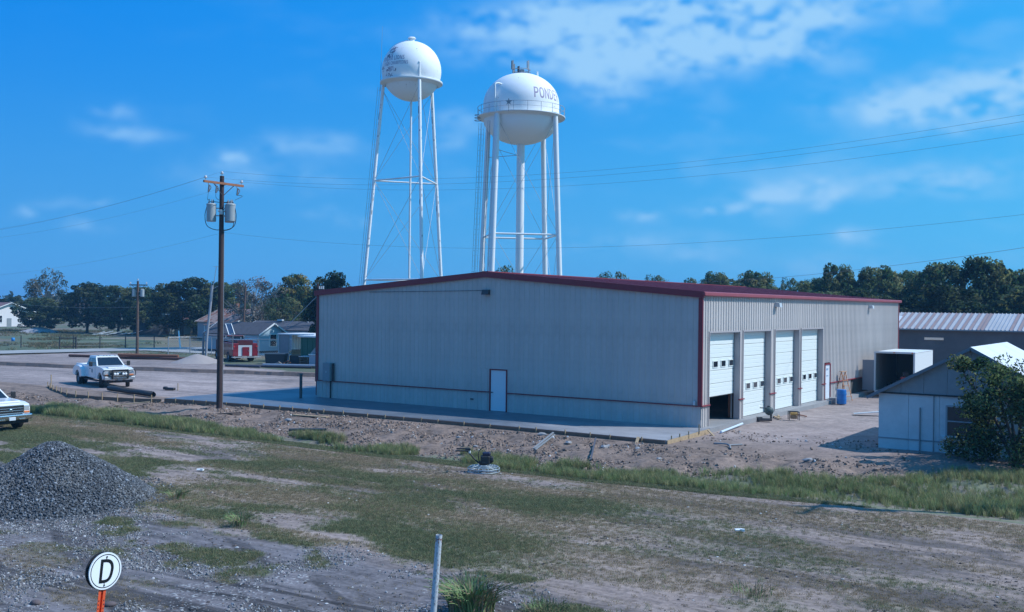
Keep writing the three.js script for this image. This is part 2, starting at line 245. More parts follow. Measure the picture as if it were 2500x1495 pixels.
{ // open country to the horizon, on one sheet a little below the worked ground
  const rings = [0, 60, 90, 120, 160, 220, 300, 420, 600, 900, 1400, 2200, 3500], N = 96, pos = [], uv = [], idx = [];
  rings.forEach((r, k) => { for (let i = 0; i <= N; i++) { const a = i / N * Math.PI * 2, x = -30 + r * Math.cos(a), z = -10 + r * Math.sin(a); const near = Math.max(0, 1 - Math.max(Math.abs(x + 24) / 62, Math.abs(z + 3) / 43)); pos.push(x, x > -70 && x < 28 && z > 4 && z < 60 ? -1.1 : -0.24 - 0.9 * sst(0, 0.2, near), z); uv.push(x / 256, z / 256); } });
  for (let k = 0; k < rings.length - 1; k++) for (let i = 0; i < N; i++) { const a = k * (N + 1) + i, b = a + 1, c = a + N + 1, d = c + 1; idx.push(a, b, c, b, d, c); }
  const g = new THREE.BufferGeometry(); g.setAttribute('position', new THREE.Float32BufferAttribute(pos, 3)); g.setAttribute('uv', new THREE.Float32BufferAttribute(uv, 2)); g.setIndex(idx); g.computeVertexNormals();
  const map = texFrom(1024, 1024, (u, v) => { const a = tileN(u, v, 16, 6, 3), b = tileN(u, v, 64, 3, 8), d = sst(0.36, 0.52, a), s = 0.65 + 0.7 * b; return [mix(0.085, 0.17, d) * s, mix(0.11, 0.14, d) * s, mix(0.06, 0.095, d) * s]; });
  const o = new THREE.Mesh(g, new THREE.MeshStandardMaterial({ map, roughness: 1 })); o.name = 'ground'; o.userData.kind = 'structure'; o.receiveShadow = true; scene.add(o);
}
const M = {
  tan: mat([0.58, 0.525, 0.495], 0.55, { map: 'grime', uv: 3.1 }), red: mat([0.27, 0.03, 0.042], 0.5, { map: 'grime', uv: 2 }), doorWhite: mat([0.76, 0.80, 0.76], 0.45),
  conc: mat([0.34, 0.335, 0.345], 0.8, { map: 'conc', uv: 7 }), concWet: mat([0.30, 0.29, 0.285], 0.6, { map: 'conc', uv: 5 }), lumber: mat([0.50, 0.37, 0.235], 0.85, { map: 'wood', uv: 0.8 }), lumberOld: mat([0.23, 0.15, 0.11], 0.9, { map: 'wood', uv: 1.1 }),
  white: mat([0.78, 0.79, 0.78], 0.4), tank: mat([0.80, 0.81, 0.80], 0.45), black: mat([0.02, 0.02, 0.022], 0.5), dark: mat([0.035, 0.035, 0.04], 0.7), steel: mat([0.42, 0.43, 0.45], 0.45, { metalness: 0.6 }), chrome: mat([0.75, 0.76, 0.78], 0.12, { metalness: 1 }),
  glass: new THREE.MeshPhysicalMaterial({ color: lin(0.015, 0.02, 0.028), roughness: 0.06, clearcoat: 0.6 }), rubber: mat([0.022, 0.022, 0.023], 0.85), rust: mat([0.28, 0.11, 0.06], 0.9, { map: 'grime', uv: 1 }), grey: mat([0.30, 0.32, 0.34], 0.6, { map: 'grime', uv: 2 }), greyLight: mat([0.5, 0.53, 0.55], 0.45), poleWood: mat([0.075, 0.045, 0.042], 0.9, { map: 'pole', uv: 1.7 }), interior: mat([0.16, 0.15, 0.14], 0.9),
};
// road and drive beyond the yard
function strip(name, pts, w, m, y) { const P = pts.map(p => V(p[0], 0, p[1])), L = [], R = []; P.forEach((p, i) => { const d = (P[i + 1] || p).clone().sub(P[i - 1] || p).normalize(), n = V(-d.z, 0, d.x).multiplyScalar(w / 2); L.push(p.clone().add(n)); R.push(p.clone().sub(n)); }); const q = []; for (let i = 0; i < P.length - 1; i++) q.push([[L[i].x, y, L[i].z], [L[i + 1].x, y, L[i + 1].z], [R[i + 1].x, y, R[i + 1].z], [R[i].x, y, R[i].z]]); const g = quads(q); const nn = g.attributes.normal; if (nn.getY(0) < 0) { const ps = g.attributes.position.array; for (let t = 0; t < ps.length; t += 9) for (let k = 0; k < 3; k++) { const s = ps[t + 3 + k]; ps[t + 3 + k] = ps[t + 6 + k]; ps[t + 6 + k] = s; } g.computeVertexNormals(); } return struct(name, g, m); }
const roadM = mat([0.40, 0.40, 0.39], 0.95, { map: 'conc', uv: 9 });
strip('road', [[-95, 30], [-91, -10], [-89.5, -20], [-87, -32], [-83.5, -42], [-78, -52], [-66, -64]], 7, roadM, -0.165);
strip('driveway', [[-86, -34], [-78, -33.4], [-70, -34.6], [-58, -37]], 4.2, roadM, -0.158);

// ------------------------------------------------------------------ slab round the building
const EDGE = [[0.7, 5.09], [-7, 5.08], [-12.8, 5.16], [-18.5, 5.4], [-24, 5.66], [-27.5, 6.0], [-30.1, 6.36]];
{
  const s = new THREE.Shape(); [...EDGE, [-30.35, -3.2], [-30.5, -12], [-24.35, -12], [-24.35, -0.02], [0.05, -0.02], [0.42, 0.02]].forEach(([x, z], i) => i ? s.lineTo(x, -z) : s.moveTo(x, -z));
  const g = new THREE.ExtrudeGeometry(s, { depth: 0.3, bevelEnabled: false }); g.rotateX(-Math.PI / 2); g.translate(0, -0.3, 0);
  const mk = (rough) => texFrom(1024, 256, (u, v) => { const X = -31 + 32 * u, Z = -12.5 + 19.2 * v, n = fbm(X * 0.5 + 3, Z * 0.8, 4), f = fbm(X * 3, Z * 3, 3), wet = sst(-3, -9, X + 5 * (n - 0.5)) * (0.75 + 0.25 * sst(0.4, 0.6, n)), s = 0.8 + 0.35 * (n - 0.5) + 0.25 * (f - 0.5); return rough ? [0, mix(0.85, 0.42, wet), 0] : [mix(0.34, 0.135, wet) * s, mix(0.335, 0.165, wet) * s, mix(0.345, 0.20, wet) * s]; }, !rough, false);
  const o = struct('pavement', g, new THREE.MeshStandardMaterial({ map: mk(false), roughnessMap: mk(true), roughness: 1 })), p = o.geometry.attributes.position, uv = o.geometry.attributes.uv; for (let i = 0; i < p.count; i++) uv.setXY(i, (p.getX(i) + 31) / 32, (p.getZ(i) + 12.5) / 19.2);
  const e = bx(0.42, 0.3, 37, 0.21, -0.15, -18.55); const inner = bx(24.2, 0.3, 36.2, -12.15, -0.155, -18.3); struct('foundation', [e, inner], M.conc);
}
{ // formwork: boards in lengths of about five metres, stakes outside them
  const along = []; let L = 0; for (let i = 0; i < EDGE.length - 1; i++) { const [a, b] = [EDGE[i], EDGE[i + 1]]; along.push([a, b, L, L += Math.hypot(b[0] - a[0], b[1] - a[1])]); }
  const at = s => { for (const [a, b, s0, s1] of along) if (s <= s1) { const t = (s - s0) / (s1 - s0); return [mix(a[0], b[0], t), mix(a[1], b[1], t)]; } return EDGE[EDGE.length - 1]; };
  const G = 'plank lengths forming the slab edge';
  seed(5); let np = 0;
  for (let s = 0.05; s < L - 0.3; s += 4.88) { const a = at(s), b = at(Math.min(L, s + 4.86)), m = [(a[0] + b[0]) / 2, (a[1] + b[1]) / 2 + 0.03], len = Math.hypot(b[0] - a[0], b[1] - a[1]); solo('form_board', `brown form plank on the slab front, ${ORD[np++]} from the slab corner at right`, 'plank', [bx(len, 0.2, 0.04, 0, -0.115, 0)], M.lumberOld, [m[0], 0, m[1]], -Math.atan2(b[1] - a[1], b[0] - a[0]), G); }
  const stake = solo('wooden_stake', 'short pale stake on the slab front formwork, first from slab corner at right', 'stake', [bx(0.045, 0.42, 0.045, 0, -0.17, 0)], M.lumber, [0, 0, 0], 0, 'stakes along the slab formwork');
  let first = true, ns = 1; for (let s = 1.1; s < L; s += rr(0.9, 1.7)) { const p = at(s), q = [p[0], rr(-0.02, 0.05), p[1] + 0.08]; if (first) { stake.position.set(...q); first = false; } else copy(stake, q, rr(-0.2, 0.2), `short pale stake on the slab front formwork, ${ORD[ns++]} from slab corner at right`); }
  // right return, sunlit
  const t = solo('form_board', 'pale form plank at right end of slab, in full sun', 'plank', [bx(0.04, 0.24, 5.0, 0, -0.13, 0)], M.lumber, [0.60, 0, 2.6], 0.055);
  [[0.70, 4.6], [0.66, 3.7], [0.62, 2.7], [0.58, 1.5]].forEach(([x, z], i) => solo('wooden_stake', ['stake nearest the slab corner on the sunlit end plank', 'second stake from the slab corner on the sunlit end plank', 'third stake from the slab corner on the sunlit end plank', 'tall stake near the building on the sunlit end plank'][i], 'stake', [bx(0.05, 0.45, 0.05, 0, -0.1, 0)], M.lumber, [x, i === 3 ? 0.22 : 0.02, z], 0.3));
  solo('brace_board', 'slanted kicker board propping the sunlit end plank near the building', 'plank', [beam([0.62, 0, 0.6], [0.98, -0.24, 0.75], 0.09, 0.04)], M.lumber);
  solo('brace_board', 'pale board leaning on the front formwork by the slab corner', 'plank', [beam([-0.55, 0.04, 5.2], [-0.30, -0.36, 6.0], 0.12, 0.04)], M.lumber);
  // curved left run
  const C = [[-30.3, 6.45], [-32.4, 7.25], [-34.6, 7.75], [-37, 7.8], [-39.2, 7.15], [-41.3, 6.3], [-43.9, 5.0]];
  for (let i = 0; i < C.length - 1; i++) { const a = C[i], b = C[i + 1], y = groundY((a[0] + b[0]) / 2, (a[1] + b[1]) / 2); solo('form_board', `weathered plank of the curved formwork before the far pickup, ${ORD[i]} from its right end`, 'plank', [bx(Math.hypot(b[0] - a[0], b[1] - a[1]), 0.2, 0.05, 0, 0.04, 0)], M.lumberOld, [(a[0] + b[0]) / 2, Math.max(y, -0.2), (a[1] + b[1]) / 2], -Math.atan2(b[1] - a[1], b[0] - a[0]), 'planks of the curved formwork'); for (const k of [0.25, 0.75]) { const x = mix(a[0], b[0], k), z = mix(a[1], b[1], k) + 0.08; solo('wooden_stake', `pale stake on the curved formwork before the far pickup, ${ORD[i * 2 + (k > 0.5 ? 1 : 0)]} from right`, 'stake', [bx(0.05, 0.55, 0.04, 0, 0.12, 0)], M.lumber, [x, Math.max(groundY(x, z), -0.22), z], rr(-0.3, 0.3), 'stakes along the curved formwork'); } }
  solo('wooden_stake', 'tallest pale stake at the far left end of curved formwork', 'stake', [bx(0.05, 0.95, 0.05, 0, 0.4, 0)], M.lumber, [-43.2, -0.2, 5.2]);
}

// ------------------------------------------------------------------ metal building
const BW = 24.4, BL = 36.4, EAVE = 6.1, RISE = 1.03;
function ribSheet(w, y0, yTop, ribs, depth = 0.032) { // s along the wall, rib face to +z; yTop(s)
  const prof = [], m = w / ribs; for (let k = 0; k < ribs; k++) { const o = k * m; prof.push([o, 0], [o + m * 0.36, 0], [o + m * 0.42, depth], [o + m * 0.58, depth], [o + m * 0.64, 0]); } prof.push([w, 0]);
  return quads(prof.slice(0, -1).map((p, i) => { const q = prof[i + 1]; return [[p[0], y0, p[1]], [q[0], y0, q[1]], [q[0], yTop(q[0]), q[1]], [p[0], yTop(p[0]), p[1]]]; }));
}
{
  const b = thing('metal_building', 'large tan ribbed metal building with dark red roof edge and four overhead doors', 'building');
  const tans = [0, 1, 2].map(i => mat([0.575 + 0.014 * i, 0.52 + 0.013 * i, 0.49 + 0.012 * i], 0.5, { map: 'grime', uv: 3.1 }));
  const wallTop = x => EAVE + RISE * (1 - Math.abs(x + BW / 2) / (BW / 2)) - 0.12;
  const n = 27, pw = BW / n;
  const door = [-12.35 + 0.52, -10.8 + 0.0]; // front personnel door opening between these x
  const dx0 = -11.85, dx1 = -10.80;
  for (let i = 0; i < n; i++) { // front sheets run left to right, cut round the personnel door
    const x0 = -BW + i * pw, x1 = x0 + pw, cut = x1 > dx0 && x0 < dx1; const m = tans[i % 3];
    part('wall_panel', ribSheet(pw, cut ? 2.2 : 1.0, s => wallTop(x0 + s), 3, 0.024), m, b).position.set(x0, 0, 0);
    if (!cut) part('lower_wall_panel', ribSheet(pw, 0.0, () => 0.99, 3, 0.024), m, b).position.set(x0, 0, 0.015);
    else { const a0 = Math.max(x0, dx0), a1 = Math.min(x1, dx1); if (x0 < dx0) part('wall_panel', [ribSheet(dx0 - x0, 0, () => 2.2, 2)], m, b).position.set(x0, 0, 0.004); if (x1 > dx1) part('wall_panel', [ribSheet(x1 - dx1, 0, () => 2.2, 1)], m, b).position.set(dx1, 0, 0.004); }
  }
  part('ledge_trim', [bx(dx0 - 0.06 + BW, 0.045, 0.09, (-BW + dx0 - 0.06) / 2, 0.985, 0.05), bx(0.02 - (dx1 + 0.06), 0.045, 0.09, (dx1 + 0.08) / 2, 0.985, 0.05)], M.red, b);
  const fd = part('door', [bx(dx1 - dx0 - 0.1, 2.12, 0.05, 0, 1.08, -0.01)], mat([0.66, 0.69, 0.72], 0.4), b); fd.position.x = (dx0 + dx1) / 2;
  part('door_frame', [bx(0.055, 2.2, 0.12, -0.525, 1.1, 0), bx(0.055, 2.2, 0.12, 0.525, 1.1, 0), bx(0.995, 0.06, 0.12, 0, 2.17, 0)], M.red, fd);
  part('door_handle', [rod([-0.40, 0.98, 0.01], [-0.40, 0.98, 0.08], 0.03), rod([-0.40, 0.98, 0.08], [-0.28, 0.98, 0.08], 0.015)], M.dark, fd);
  // rake trim and corner trims
  part('rake_trim', [beam([-BW - 0.16, EAVE + 0.02, 0.08], [-BW / 2, EAVE + RISE + 0.02, 0.08], 0.14, 0.3), beam([-BW / 2, EAVE + RISE + 0.02, 0.08], [0.14, EAVE + 0.02, 0.08], 0.14, 0.3)], M.red, b);
  part('corner_trim', [bx(0.16, EAVE - 1.0 - 0.1, 0.05, -0.06, (EAVE + 0.86) / 2, 0.05), bx(0.05, EAVE - 1.1, 0.07, 0.045, (EAVE + 0.86) / 2, 0.035)], M.red, b);
  part('corner_trim', [bx(0.16, EAVE - 1.0 - 0.1, 0.05, -BW + 0.06, (EAVE + 0.86) / 2, 0.05), bx(0.05, EAVE - 0.2, 0.12, -BW - 0.03, EAVE / 2, -0.03)], M.red, b);
  part('corner_trim', [bx(0.05, EAVE - 0.1, 0.16, 0.03, EAVE / 2, -BL + 0.06)], M.red, b);
  // right side: doors
  const D = [[-0.84, -4.61], [-5.09, -8.95], [-9.69, -13.57], [-13.99, -17.93]], DT = 4.32, pd = [-18.42, -19.52];
  const isOpen = z => D.some(d => z < d[0] + 0.001 && z > d[1] - 0.001) ? DT : z < pd[0] && z > pd[1] ? 2.2 : 0;
  const cuts = [0, ...D.flat(), ...pd, -BL].map(z => z);
  const lowerEnd = -23.6;
  for (let k = 0; k < cuts.length - 1; k++) { // full-height strips between the openings, upper strips over them, in sheet widths
    const z0 = cuts[k], z1 = cuts[k + 1], w = z0 - z1, open = isOpen((z0 + z1) / 2), nn = Math.max(1, Math.round(w / 0.9));
    for (let i = 0; i < nn; i++) {
      const a = z0 - w * i / nn, ww = w / nn, ribs = Math.max(1, Math.round(ww / 0.3));
      const g = ribSheet(ww, open ? open + 0.06 : 1.0, () => EAVE - 0.02, ribs); const o = part('wall_panel', g, tans[(k + i) % 3], b); o.rotation.y = Math.PI / 2; o.position.set(0, 0, a);
      if (!open && a > lowerEnd && w > 0.2) { const l = part('lower_wall_panel', ribSheet(ww, 0, () => 0.98, ribs), tans[(k + i) % 3], b); l.rotation.y = Math.PI / 2; l.position.set(0.015, 0, a); }
    }
    if (!open && w > 0.2) part('ledge_trim', [bx(0.1, 0.05, w + (k === 0 ? 0.1 : 0.14), 0.055, 0.99, (z0 + z1) / 2)], M.red, b);
  }
  part('lower_wall_panel', [bx(0.06, 0.98, 4.55, -0.10, 0.47, -25.9)], mat([0.10, 0.085, 0.075], 0.95, { map: 'conc', uv: 1.5 }), b, 'unclad dark stretch at the foot of the side wall');
  part('lower_wall_panel', [quads([[[0.015, -0.1, -28.2], [0.015, -0.1, -BL], [0.015, 0.98, -BL], [0.015, 0.98, -28.2]]])], M.tan, b);
  // jambs, heads, overhead doors
  const trimM = mat([0.40, 0.36, 0.36], 0.5), wfr = mat([0.70, 0.74, 0.70], 0.45);
  D.forEach(([z0, z1], k) => {
    const w = z0 - z1, zc = (z0 + z1) / 2, rise = k === 0 ? 1.28 : 0;
    const dr = part('overhead_door', [bx(0.27, DT, 0.03, -0.12, DT / 2, z0 - 0.012), bx(0.27, DT, 0.03, -0.12, DT / 2, z1 + 0.012), bx(0.27, 0.03, w - 0.06, -0.12, DT + 0.012, zc), bx(0.05, DT + 0.05, 0.06, 0.03, DT / 2, z0 + 0.02), bx(0.05, DT + 0.05, 0.06, 0.03, DT / 2, z1 - 0.02), bx(0.05, 0.07, w + 0.1, 0.03, DT + 0.06, zc)], trimM, b);
    if (k === 0) dr.userData.label = 'overhead door standing partly open';
    const ns = 7, sh = DT / ns;
    for (let s = 0; s < ns; s++) {
      const y0 = s * sh + rise; if (y0 > DT - 0.1) continue; const hh = Math.min(sh, DT + 0.25 - y0);
      // profile across the height: two pressed lines per section
      const yy = [0.008, 0.02, 0.19, 0.20, 0.212, 0.222, 0.40, 0.41, 0.422, 0.432, 0.59, sh - 0.008].map(v => Math.min(v, hh)), dd = [-0.016, 0, 0, -0.015, -0.015, 0, 0, -0.015, -0.015, 0, 0, -0.016];
      const q = []; for (let i = 0; i < yy.length - 1; i++) if (yy[i + 1] > yy[i]) q.push([[dd[i], yy[i], 0], [dd[i], yy[i], -(w - 0.08)], [dd[i + 1], yy[i + 1], -(w - 0.08)], [dd[i + 1], yy[i + 1], 0]]);
      const sec = part('door_section', [quads(q), bx(0.04, hh - 0.02, w - 0.08, -0.045, hh / 2, -(w - 0.08) / 2)], M.doorWhite, dr); sec.position.set(-0.27, y0, z0 - 0.04);
      if (s === 2) for (let i = 0; i < 4; i++) { const zz = z0 - 0.42 - i * (w - 0.84) / 3; part('window', [bx(0.02, 0.27, 0.50, -0.255, y0 + sh / 2, zz)], M.glass, dr); part('window_frame', [bx(0.03, 0.035, 0.58, -0.252, y0 + sh / 2 + 0.15, zz), bx(0.03, 0.035, 0.58, -0.252, y0 + sh / 2 - 0.15, zz), bx(0.03, 0.265, 0.04, -0.252, y0 + sh / 2, zz + 0.27), bx(0.03, 0.265, 0.04, -0.252, y0 + sh / 2, zz - 0.27)], wfr, dr); }
    }
    part('bottom_seal', [bx(0.05, 0.05, w - 0.1, -0.30, rise + 0.01, zc)], M.rubber, dr);
  });
  const sd = part('door', [bx(0.05, 2.1, 1.0, -0.02, 1.09, -18.97)], mat([0.70, 0.75, 0.80], 0.4), b);
  part('door_frame', [bx(0.12, 2.2, 0.06, 0, 1.1, pd[0] - 0.025), bx(0.12, 2.2, 0.06, 0, 1.1, pd[1] + 0.025), bx(0.12, 0.07, 0.99, 0, 2.17, -18.97)], M.red, sd);
  part('sticker', [bx(0.006, 0.12, 0.4, 0.012, 1.85, -18.97), bx(0.006, 0.06, 0.4, 0.012, 1.45, -18.97)], mat([0.25, 0.36, 0.5], 0.7), sd);
  // eaves, roof
  part('gutter', [rb(0.2, 0.2, BL + 0.3, 0.12, EAVE + 0.06, -BL / 2, 0.05)], mat([0.36, 0.07, 0.085], 0.4, { map: 'grime', uv: 2 }), b);
  const sl = Math.hypot(BW / 2 + 0.1, RISE), ang = Math.atan2(RISE, BW / 2 + 0.1), rp = ribSheet(0.91, 0, () => sl, 3, 0.035);
  for (let i = 0; i < 40; i++) { const p = new THREE.Mesh(rp, M.red); p.name = 'roof_panel'; p.castShadow = p.receiveShadow = true; const m4 = new THREE.Matrix4().makeBasis(V(0, 0, -1), V(-Math.cos(ang), Math.sin(ang), 0), V(Math.sin(ang), Math.cos(ang), 0)); p.applyMatrix4(m4); p.position.set(0.1, EAVE + 0.12, -i * 0.91); b.add(p); }
  part('roof_slope', [quads([[[-BW - 0.1, EAVE + 0.1, 0.05], [-BW / 2, EAVE + RISE + 0.12, 0.05], [-BW / 2, EAVE + RISE + 0.12, -BL], [-BW - 0.1, EAVE + 0.1, -BL]]], 0.03)], M.red, b);
  part('ridge_cap', [beam([-BW / 2, EAVE + RISE + 0.16, 0.1], [-BW / 2, EAVE + RISE + 0.16, -BL], 0.4, 0.05)], M.red, b);
  part('back_wall', [bx(BW, EAVE, 0.1, -BW / 2, EAVE / 2, -BL + 0.05), prism([[-BW, EAVE], [0, EAVE], [-BW / 2, EAVE + RISE - 0.1]], 0.1).translate(0, 0, -BL)], M.tan, b);
  part('side_wall', [bx(0.1, EAVE, BL - 0.2, -BW + 0.05, EAVE / 2, -BL / 2)], M.tan, b);
  part('liner', [bx(BW - 0.3, EAVE - 0.1, 0.04, -BW / 2, EAVE / 2, -0.10)].concat([bx(BW - 0.3, 0.04, BL - 0.3, -BW / 2, EAVE - 0.05, -BL / 2)]), M.interior, b);
  part('column', [bx(0.2, EAVE - 0.1, 0.25, -0.5, EAVE / 2, -4.85), bx(0.2, EAVE - 0.1, 0.25, -0.5, EAVE / 2, -9.3)], M.rust, b);
  part('door_track', [bx(0.06, 4.2, 0.05, -0.36, 2.1, -4.55)], M.steel, b);
  // fittings
  const lm = mat([0.06, 0.05, 0.05], 0.5);
  part('wall_light', [prism([[0, 0], [0.24, 0], [0.14, 0.26], [0, 0.26]], 0.42).rotateY(-Math.PI / 2).translate(-11.9, 6.08, 0.03)], lm, b);
  for (const z of [-9.70, -28.2]) part('wall_light', [prism([[0, 0], [0.3, -0.02], [0.26, 0.2], [0, 0.24]], 0.36).translate(0.03, 5.62, z - 0.18)], M.greyLight, b);
  const cab = part('electrical_cabinet', [rb(0.56, 1.06, 0.24, -23.4, 1.52, 0.16, 0.02)], M.grey, b); part('latch', [bx(0.05, 0.12, 0.03, -23.38, 1.52, 0.295)], M.greyLight, cab);
  part('conduit', [rod([-22.98, 0.98, 0.1], [-22.98, 2.05, 0.1], 0.05), rod([-23.2, 0.0, 0.1], [-23.2, 1.0, 0.1], 0.045)], M.dark, b);
  part('outlet_box', [rb(0.13, 0.2, 0.1, -0.3, 1.12, 0.07, 0.02)], M.greyLight, b);
  part('vent', [bx(0.18, 0.06, 0.05, -13.0, 0.55, 0.05)], M.dark, b);
  part('wire', [tube([[-20.3, 6.2, 0.06], [-16, 6.25, 0.07], [-12.2, 6.3, 0.06]], 0.012, 20, 4)], M.dark, b);
  solo('shop_drum', 'pale drum standing inside the partly open overhead door', 'drum', [lathe([[0.001, 0], [0.3, 0], [0.31, 0.3], [0.3, 0.6], [0.31, 0.9], [0.001, 0.9]], 18)], M.greyLight, [-2.6, 0, -3.6]);
}

// ------------------------------------------------------------------ water towers
const CR = [Math.cos(YAW), -Math.sin(YAW)], CN = [Math.sin(YAW), Math.cos(YAW)]; // right and towards the viewer, in x and z
const around = (cx, cz, right, near, r, y) => [cx + (right * CR[0] + near * CN[0]) * r, y, cz + (right * CR[1] + near * CN[1]) * r];
function canvasTex(w, h, draw) { const c = document.createElement('canvas'); c.width = w; c.height = h; const g = c.getContext('2d'); draw(g, w, h); const t = new THREE.CanvasTexture(c); t.colorSpace = THREE.SRGBColorSpace; t.anisotropy = 8; return t; }
function smudge(g, x, y, r, col, n) { g.fillStyle = col; for (let i = 0; i < n; i++) { const a = rnd() * 6.28, d = r * Math.sqrt(rnd()), s = r * (0.06 + 0.22 * rnd() * rnd()); g.beginPath(); g.ellipse(x + Math.cos(a) * d, y + Math.sin(a) * d * 0.8, s * (0.6 + rnd()), s * (0.4 + 0.6 * rnd()), rnd() * 3, 0, 7); g.fill(); } }
function rustRun(g, w, h, n) { for (let i = 0; i < n; i++) { const x = rnd() * w, y = h * (0.1 + 0.8 * rnd()), s = 2 + 4 * rnd() * rnd(); g.fillStyle = `rgba(${90 + 40 * rnd()},${50 + 20 * rnd()},50,${0.4 + 0.5 * rnd()})`; g.beginPath(); g.ellipse(x, y, s, s * (1 + rnd()), 0, 0, 7); g.fill(); g.fillStyle = 'rgba(120,80,70,0.16)'; g.fillRect(x - s * 0.4, y, s * 0.8, 12 + 40 * rnd()); } }
const wAng = (right, near) => { const p = around(0, 0, right, near, 1, 0); return Math.atan2(p[0], p[2]); }; // lathe angle of a viewer-relative direction
{
  const cx = -61.0, cz = -52.5, t = thing('water_tower', 'old ball shaped white water tower with rust stains on three slanting legs', 'water tower', [cx, -0.3, cz]);
  const ly = y => y + 0.3, R = 3.6, yc = 33.8, yr = 32.25;
  seed(31);
  const u0 = ((wAng(-0.62, 0.78) / (2 * Math.PI)) % 1 + 1) % 1; // where the lettering is centred round the ball
  const map = canvasTex(2048, 1024, (g, w, h) => {
    g.fillStyle = '#f1f2f1'; g.fillRect(0, 0, w, h);
    rustRun(g, w, h, 60);
    g.textAlign = 'center';
    for (const X of [u0 * w, u0 * w - w, u0 * w + w]) { // the lettering may run over the seam of the sheet
      seed(33); const put = (str, y, px, dx) => { g.font = `bold ${px}px sans-serif`; g.save(); g.translate(X + dx, y); g.scale(0.66, 1); g.fillText(str, 0, 0); g.restore(); };
      g.fillStyle = 'rgba(110,98,124,0.75)'; put('PONDER LIONS', h * 0.44, 68, 10); put('STATE CHAMPIONS', h * 0.49, 54, 52); put('2001', h * 0.55, 64, 0);
      smudge(g, X - 20, h * 0.29, 66, 'rgba(92,74,96,0.6)', 50); smudge(g, X - 40, h * 0.36, 56, 'rgba(60,44,64,0.75)', 34);
      smudge(g, X - 150, h * 0.51, 36, 'rgba(86,34,48,0.95)', 34); smudge(g, X - 40, h * 0.48, 22, 'rgba(46,34,76,0.9)', 20); smudge(g, X + 60, h * 0.545, 26, 'rgba(56,40,66,0.9)', 18); smudge(g, X - 40, h * 0.57, 60, 'rgba(80,60,80,0.5)', 34);
    }
  });
  const pts = []; for (let i = 0; i <= 40; i++) { const a = -Math.PI / 2 + Math.PI * i / 40; pts.push([Math.max(0.001, R * Math.cos(a)), ly(yc) + R * Math.sin(a)]); }
  part('tank', lathe(pts, 64), new THREE.MeshStandardMaterial({ map, roughness: 0.65 }), t);
  part('balcony', [lathe([[3.2, ly(yr) - 0.25], [3.62, ly(yr) - 0.02], [3.78, ly(yr)], [3.78, ly(yr) + 0.22], [3.70, ly(yr) + 0.22], [3.66, ly(yr) + 0.05], [3.2, ly(yr) + 0.05]], 64)], M.tank, t);
  part('vent', [rod([0, ly(yc) + R - 0.1, 0], [0, ly(yc) + R + 0.35, 0], 0.34), lathe([[0.5, ly(yc) + R + 0.35], [0.4, ly(yc) + R + 0.52], [0.001, ly(yc) + R + 0.58]], 20), bx(0.5, 0.3, 0.4, ...around(0, 0, -0.9, 0.2, 0.6, ly(yc) + R - 0.05))], M.tank, t);
  part('roof_rail', [tube([...Array(9)].map((_, i) => around(0, 0, -0.98, 0.15, 0.5 + i * 0.28, ly(yc) + Math.sqrt(Math.max(0, R * R - (0.5 + i * 0.28) ** 2)) + 0.16)), 0.02, 24, 4)], M.steel, t);
  const legs = [[-0.985, -0.17], [0.357, 0.934], [0.637, -0.77]], r = y => 3.55 + (32.2 - y) * 0.088, P = (l, y) => around(0, 0, l[0], l[1], r(y), ly(y));
  const rustLeg = new THREE.MeshStandardMaterial({ roughness: 0.5, map: canvasTex(256, 2048, (g, w, h) => { g.fillStyle = '#f0f1f0'; g.fillRect(0, 0, w, h); for (let i = 0; i < 46; i++) { g.fillStyle = `rgba(${50 + 50 * rnd()},${36 + 20 * rnd()},${60 * rnd() + 20},${0.5 + 0.45 * rnd()})`; const s = 3 + 16 * rnd() * rnd(); g.beginPath(); g.ellipse(rnd() * w, rnd() * h, s * 1.2, s * (0.8 + 1.6 * rnd()), 0, 0, 7); g.fill(); } }) });
  legs.forEach(l => { const lg = part('leg', [rod(P(l, -0.3), P(l, 32.1), 0.20, 0.20, 16)], rustLeg, t); part('bracket', [rod(around(0, 0, l[0], l[1], 3.55, ly(31.9)), around(0, 0, l[0], l[1], 3.5, ly(34.2)), 0.13), bx(0.42, 0.12, 0.42, ...around(0, 0, l[0], l[1], 3.4, ly(34.2)))], M.tank, lg); });
  part('riser', [rod([0, 0, 0], [0, ly(yc) - R + 0.1, 0], 0.13)], M.tank, t);
  for (const y of [20.6, 8.5]) for (const [i, j] of [[0, 1], [1, 2], [2, 0]]) part('strut', [rod(P(legs[i], y), P(legs[j], y), 0.09)], M.tank, t);
  const lv = [31.6, 20.6, 8.5]; for (let k = 0; k < 2; k++) for (const [i, j] of [[0, 1], [1, 2], [2, 0]]) part('brace_rod', [rod(P(legs[i], lv[k]), P(legs[j], lv[k + 1]), 0.022, 0.022, 5), rod(P(legs[j], lv[k]), P(legs[i], lv[k + 1]), 0.022, 0.022, 5)], M.steel, t);
  const L = legs[0], off = (p, d) => [p[0] - CR[0] * d, p[1], p[2] - CR[1] * d];
  const rungs = []; for (let y = 1; y < 32; y += 0.6) rungs.push(rod(off(P(L, y), 0.36), off(P(L, y), 0.62), 0.012, 0.012, 4));
  part('ladder', [rod(off(P(L, 0), 0.36), off(P(L, 32), 0.36), 0.022, 0.022, 5), rod(off(P(L, 0), 0.62), off(P(L, 32), 0.62), 0.022, 0.022, 5), rungs], M.steel, t);
  part('antenna', [rod(off(P(L, 31.5), 0.3), [off(P(L, 31.5), 0.3)[0] + 0.25, ly(39.4), off(P(L, 31.5), 0.3)[2]], 0.035, 0.012, 6)], M.steel, t);
}
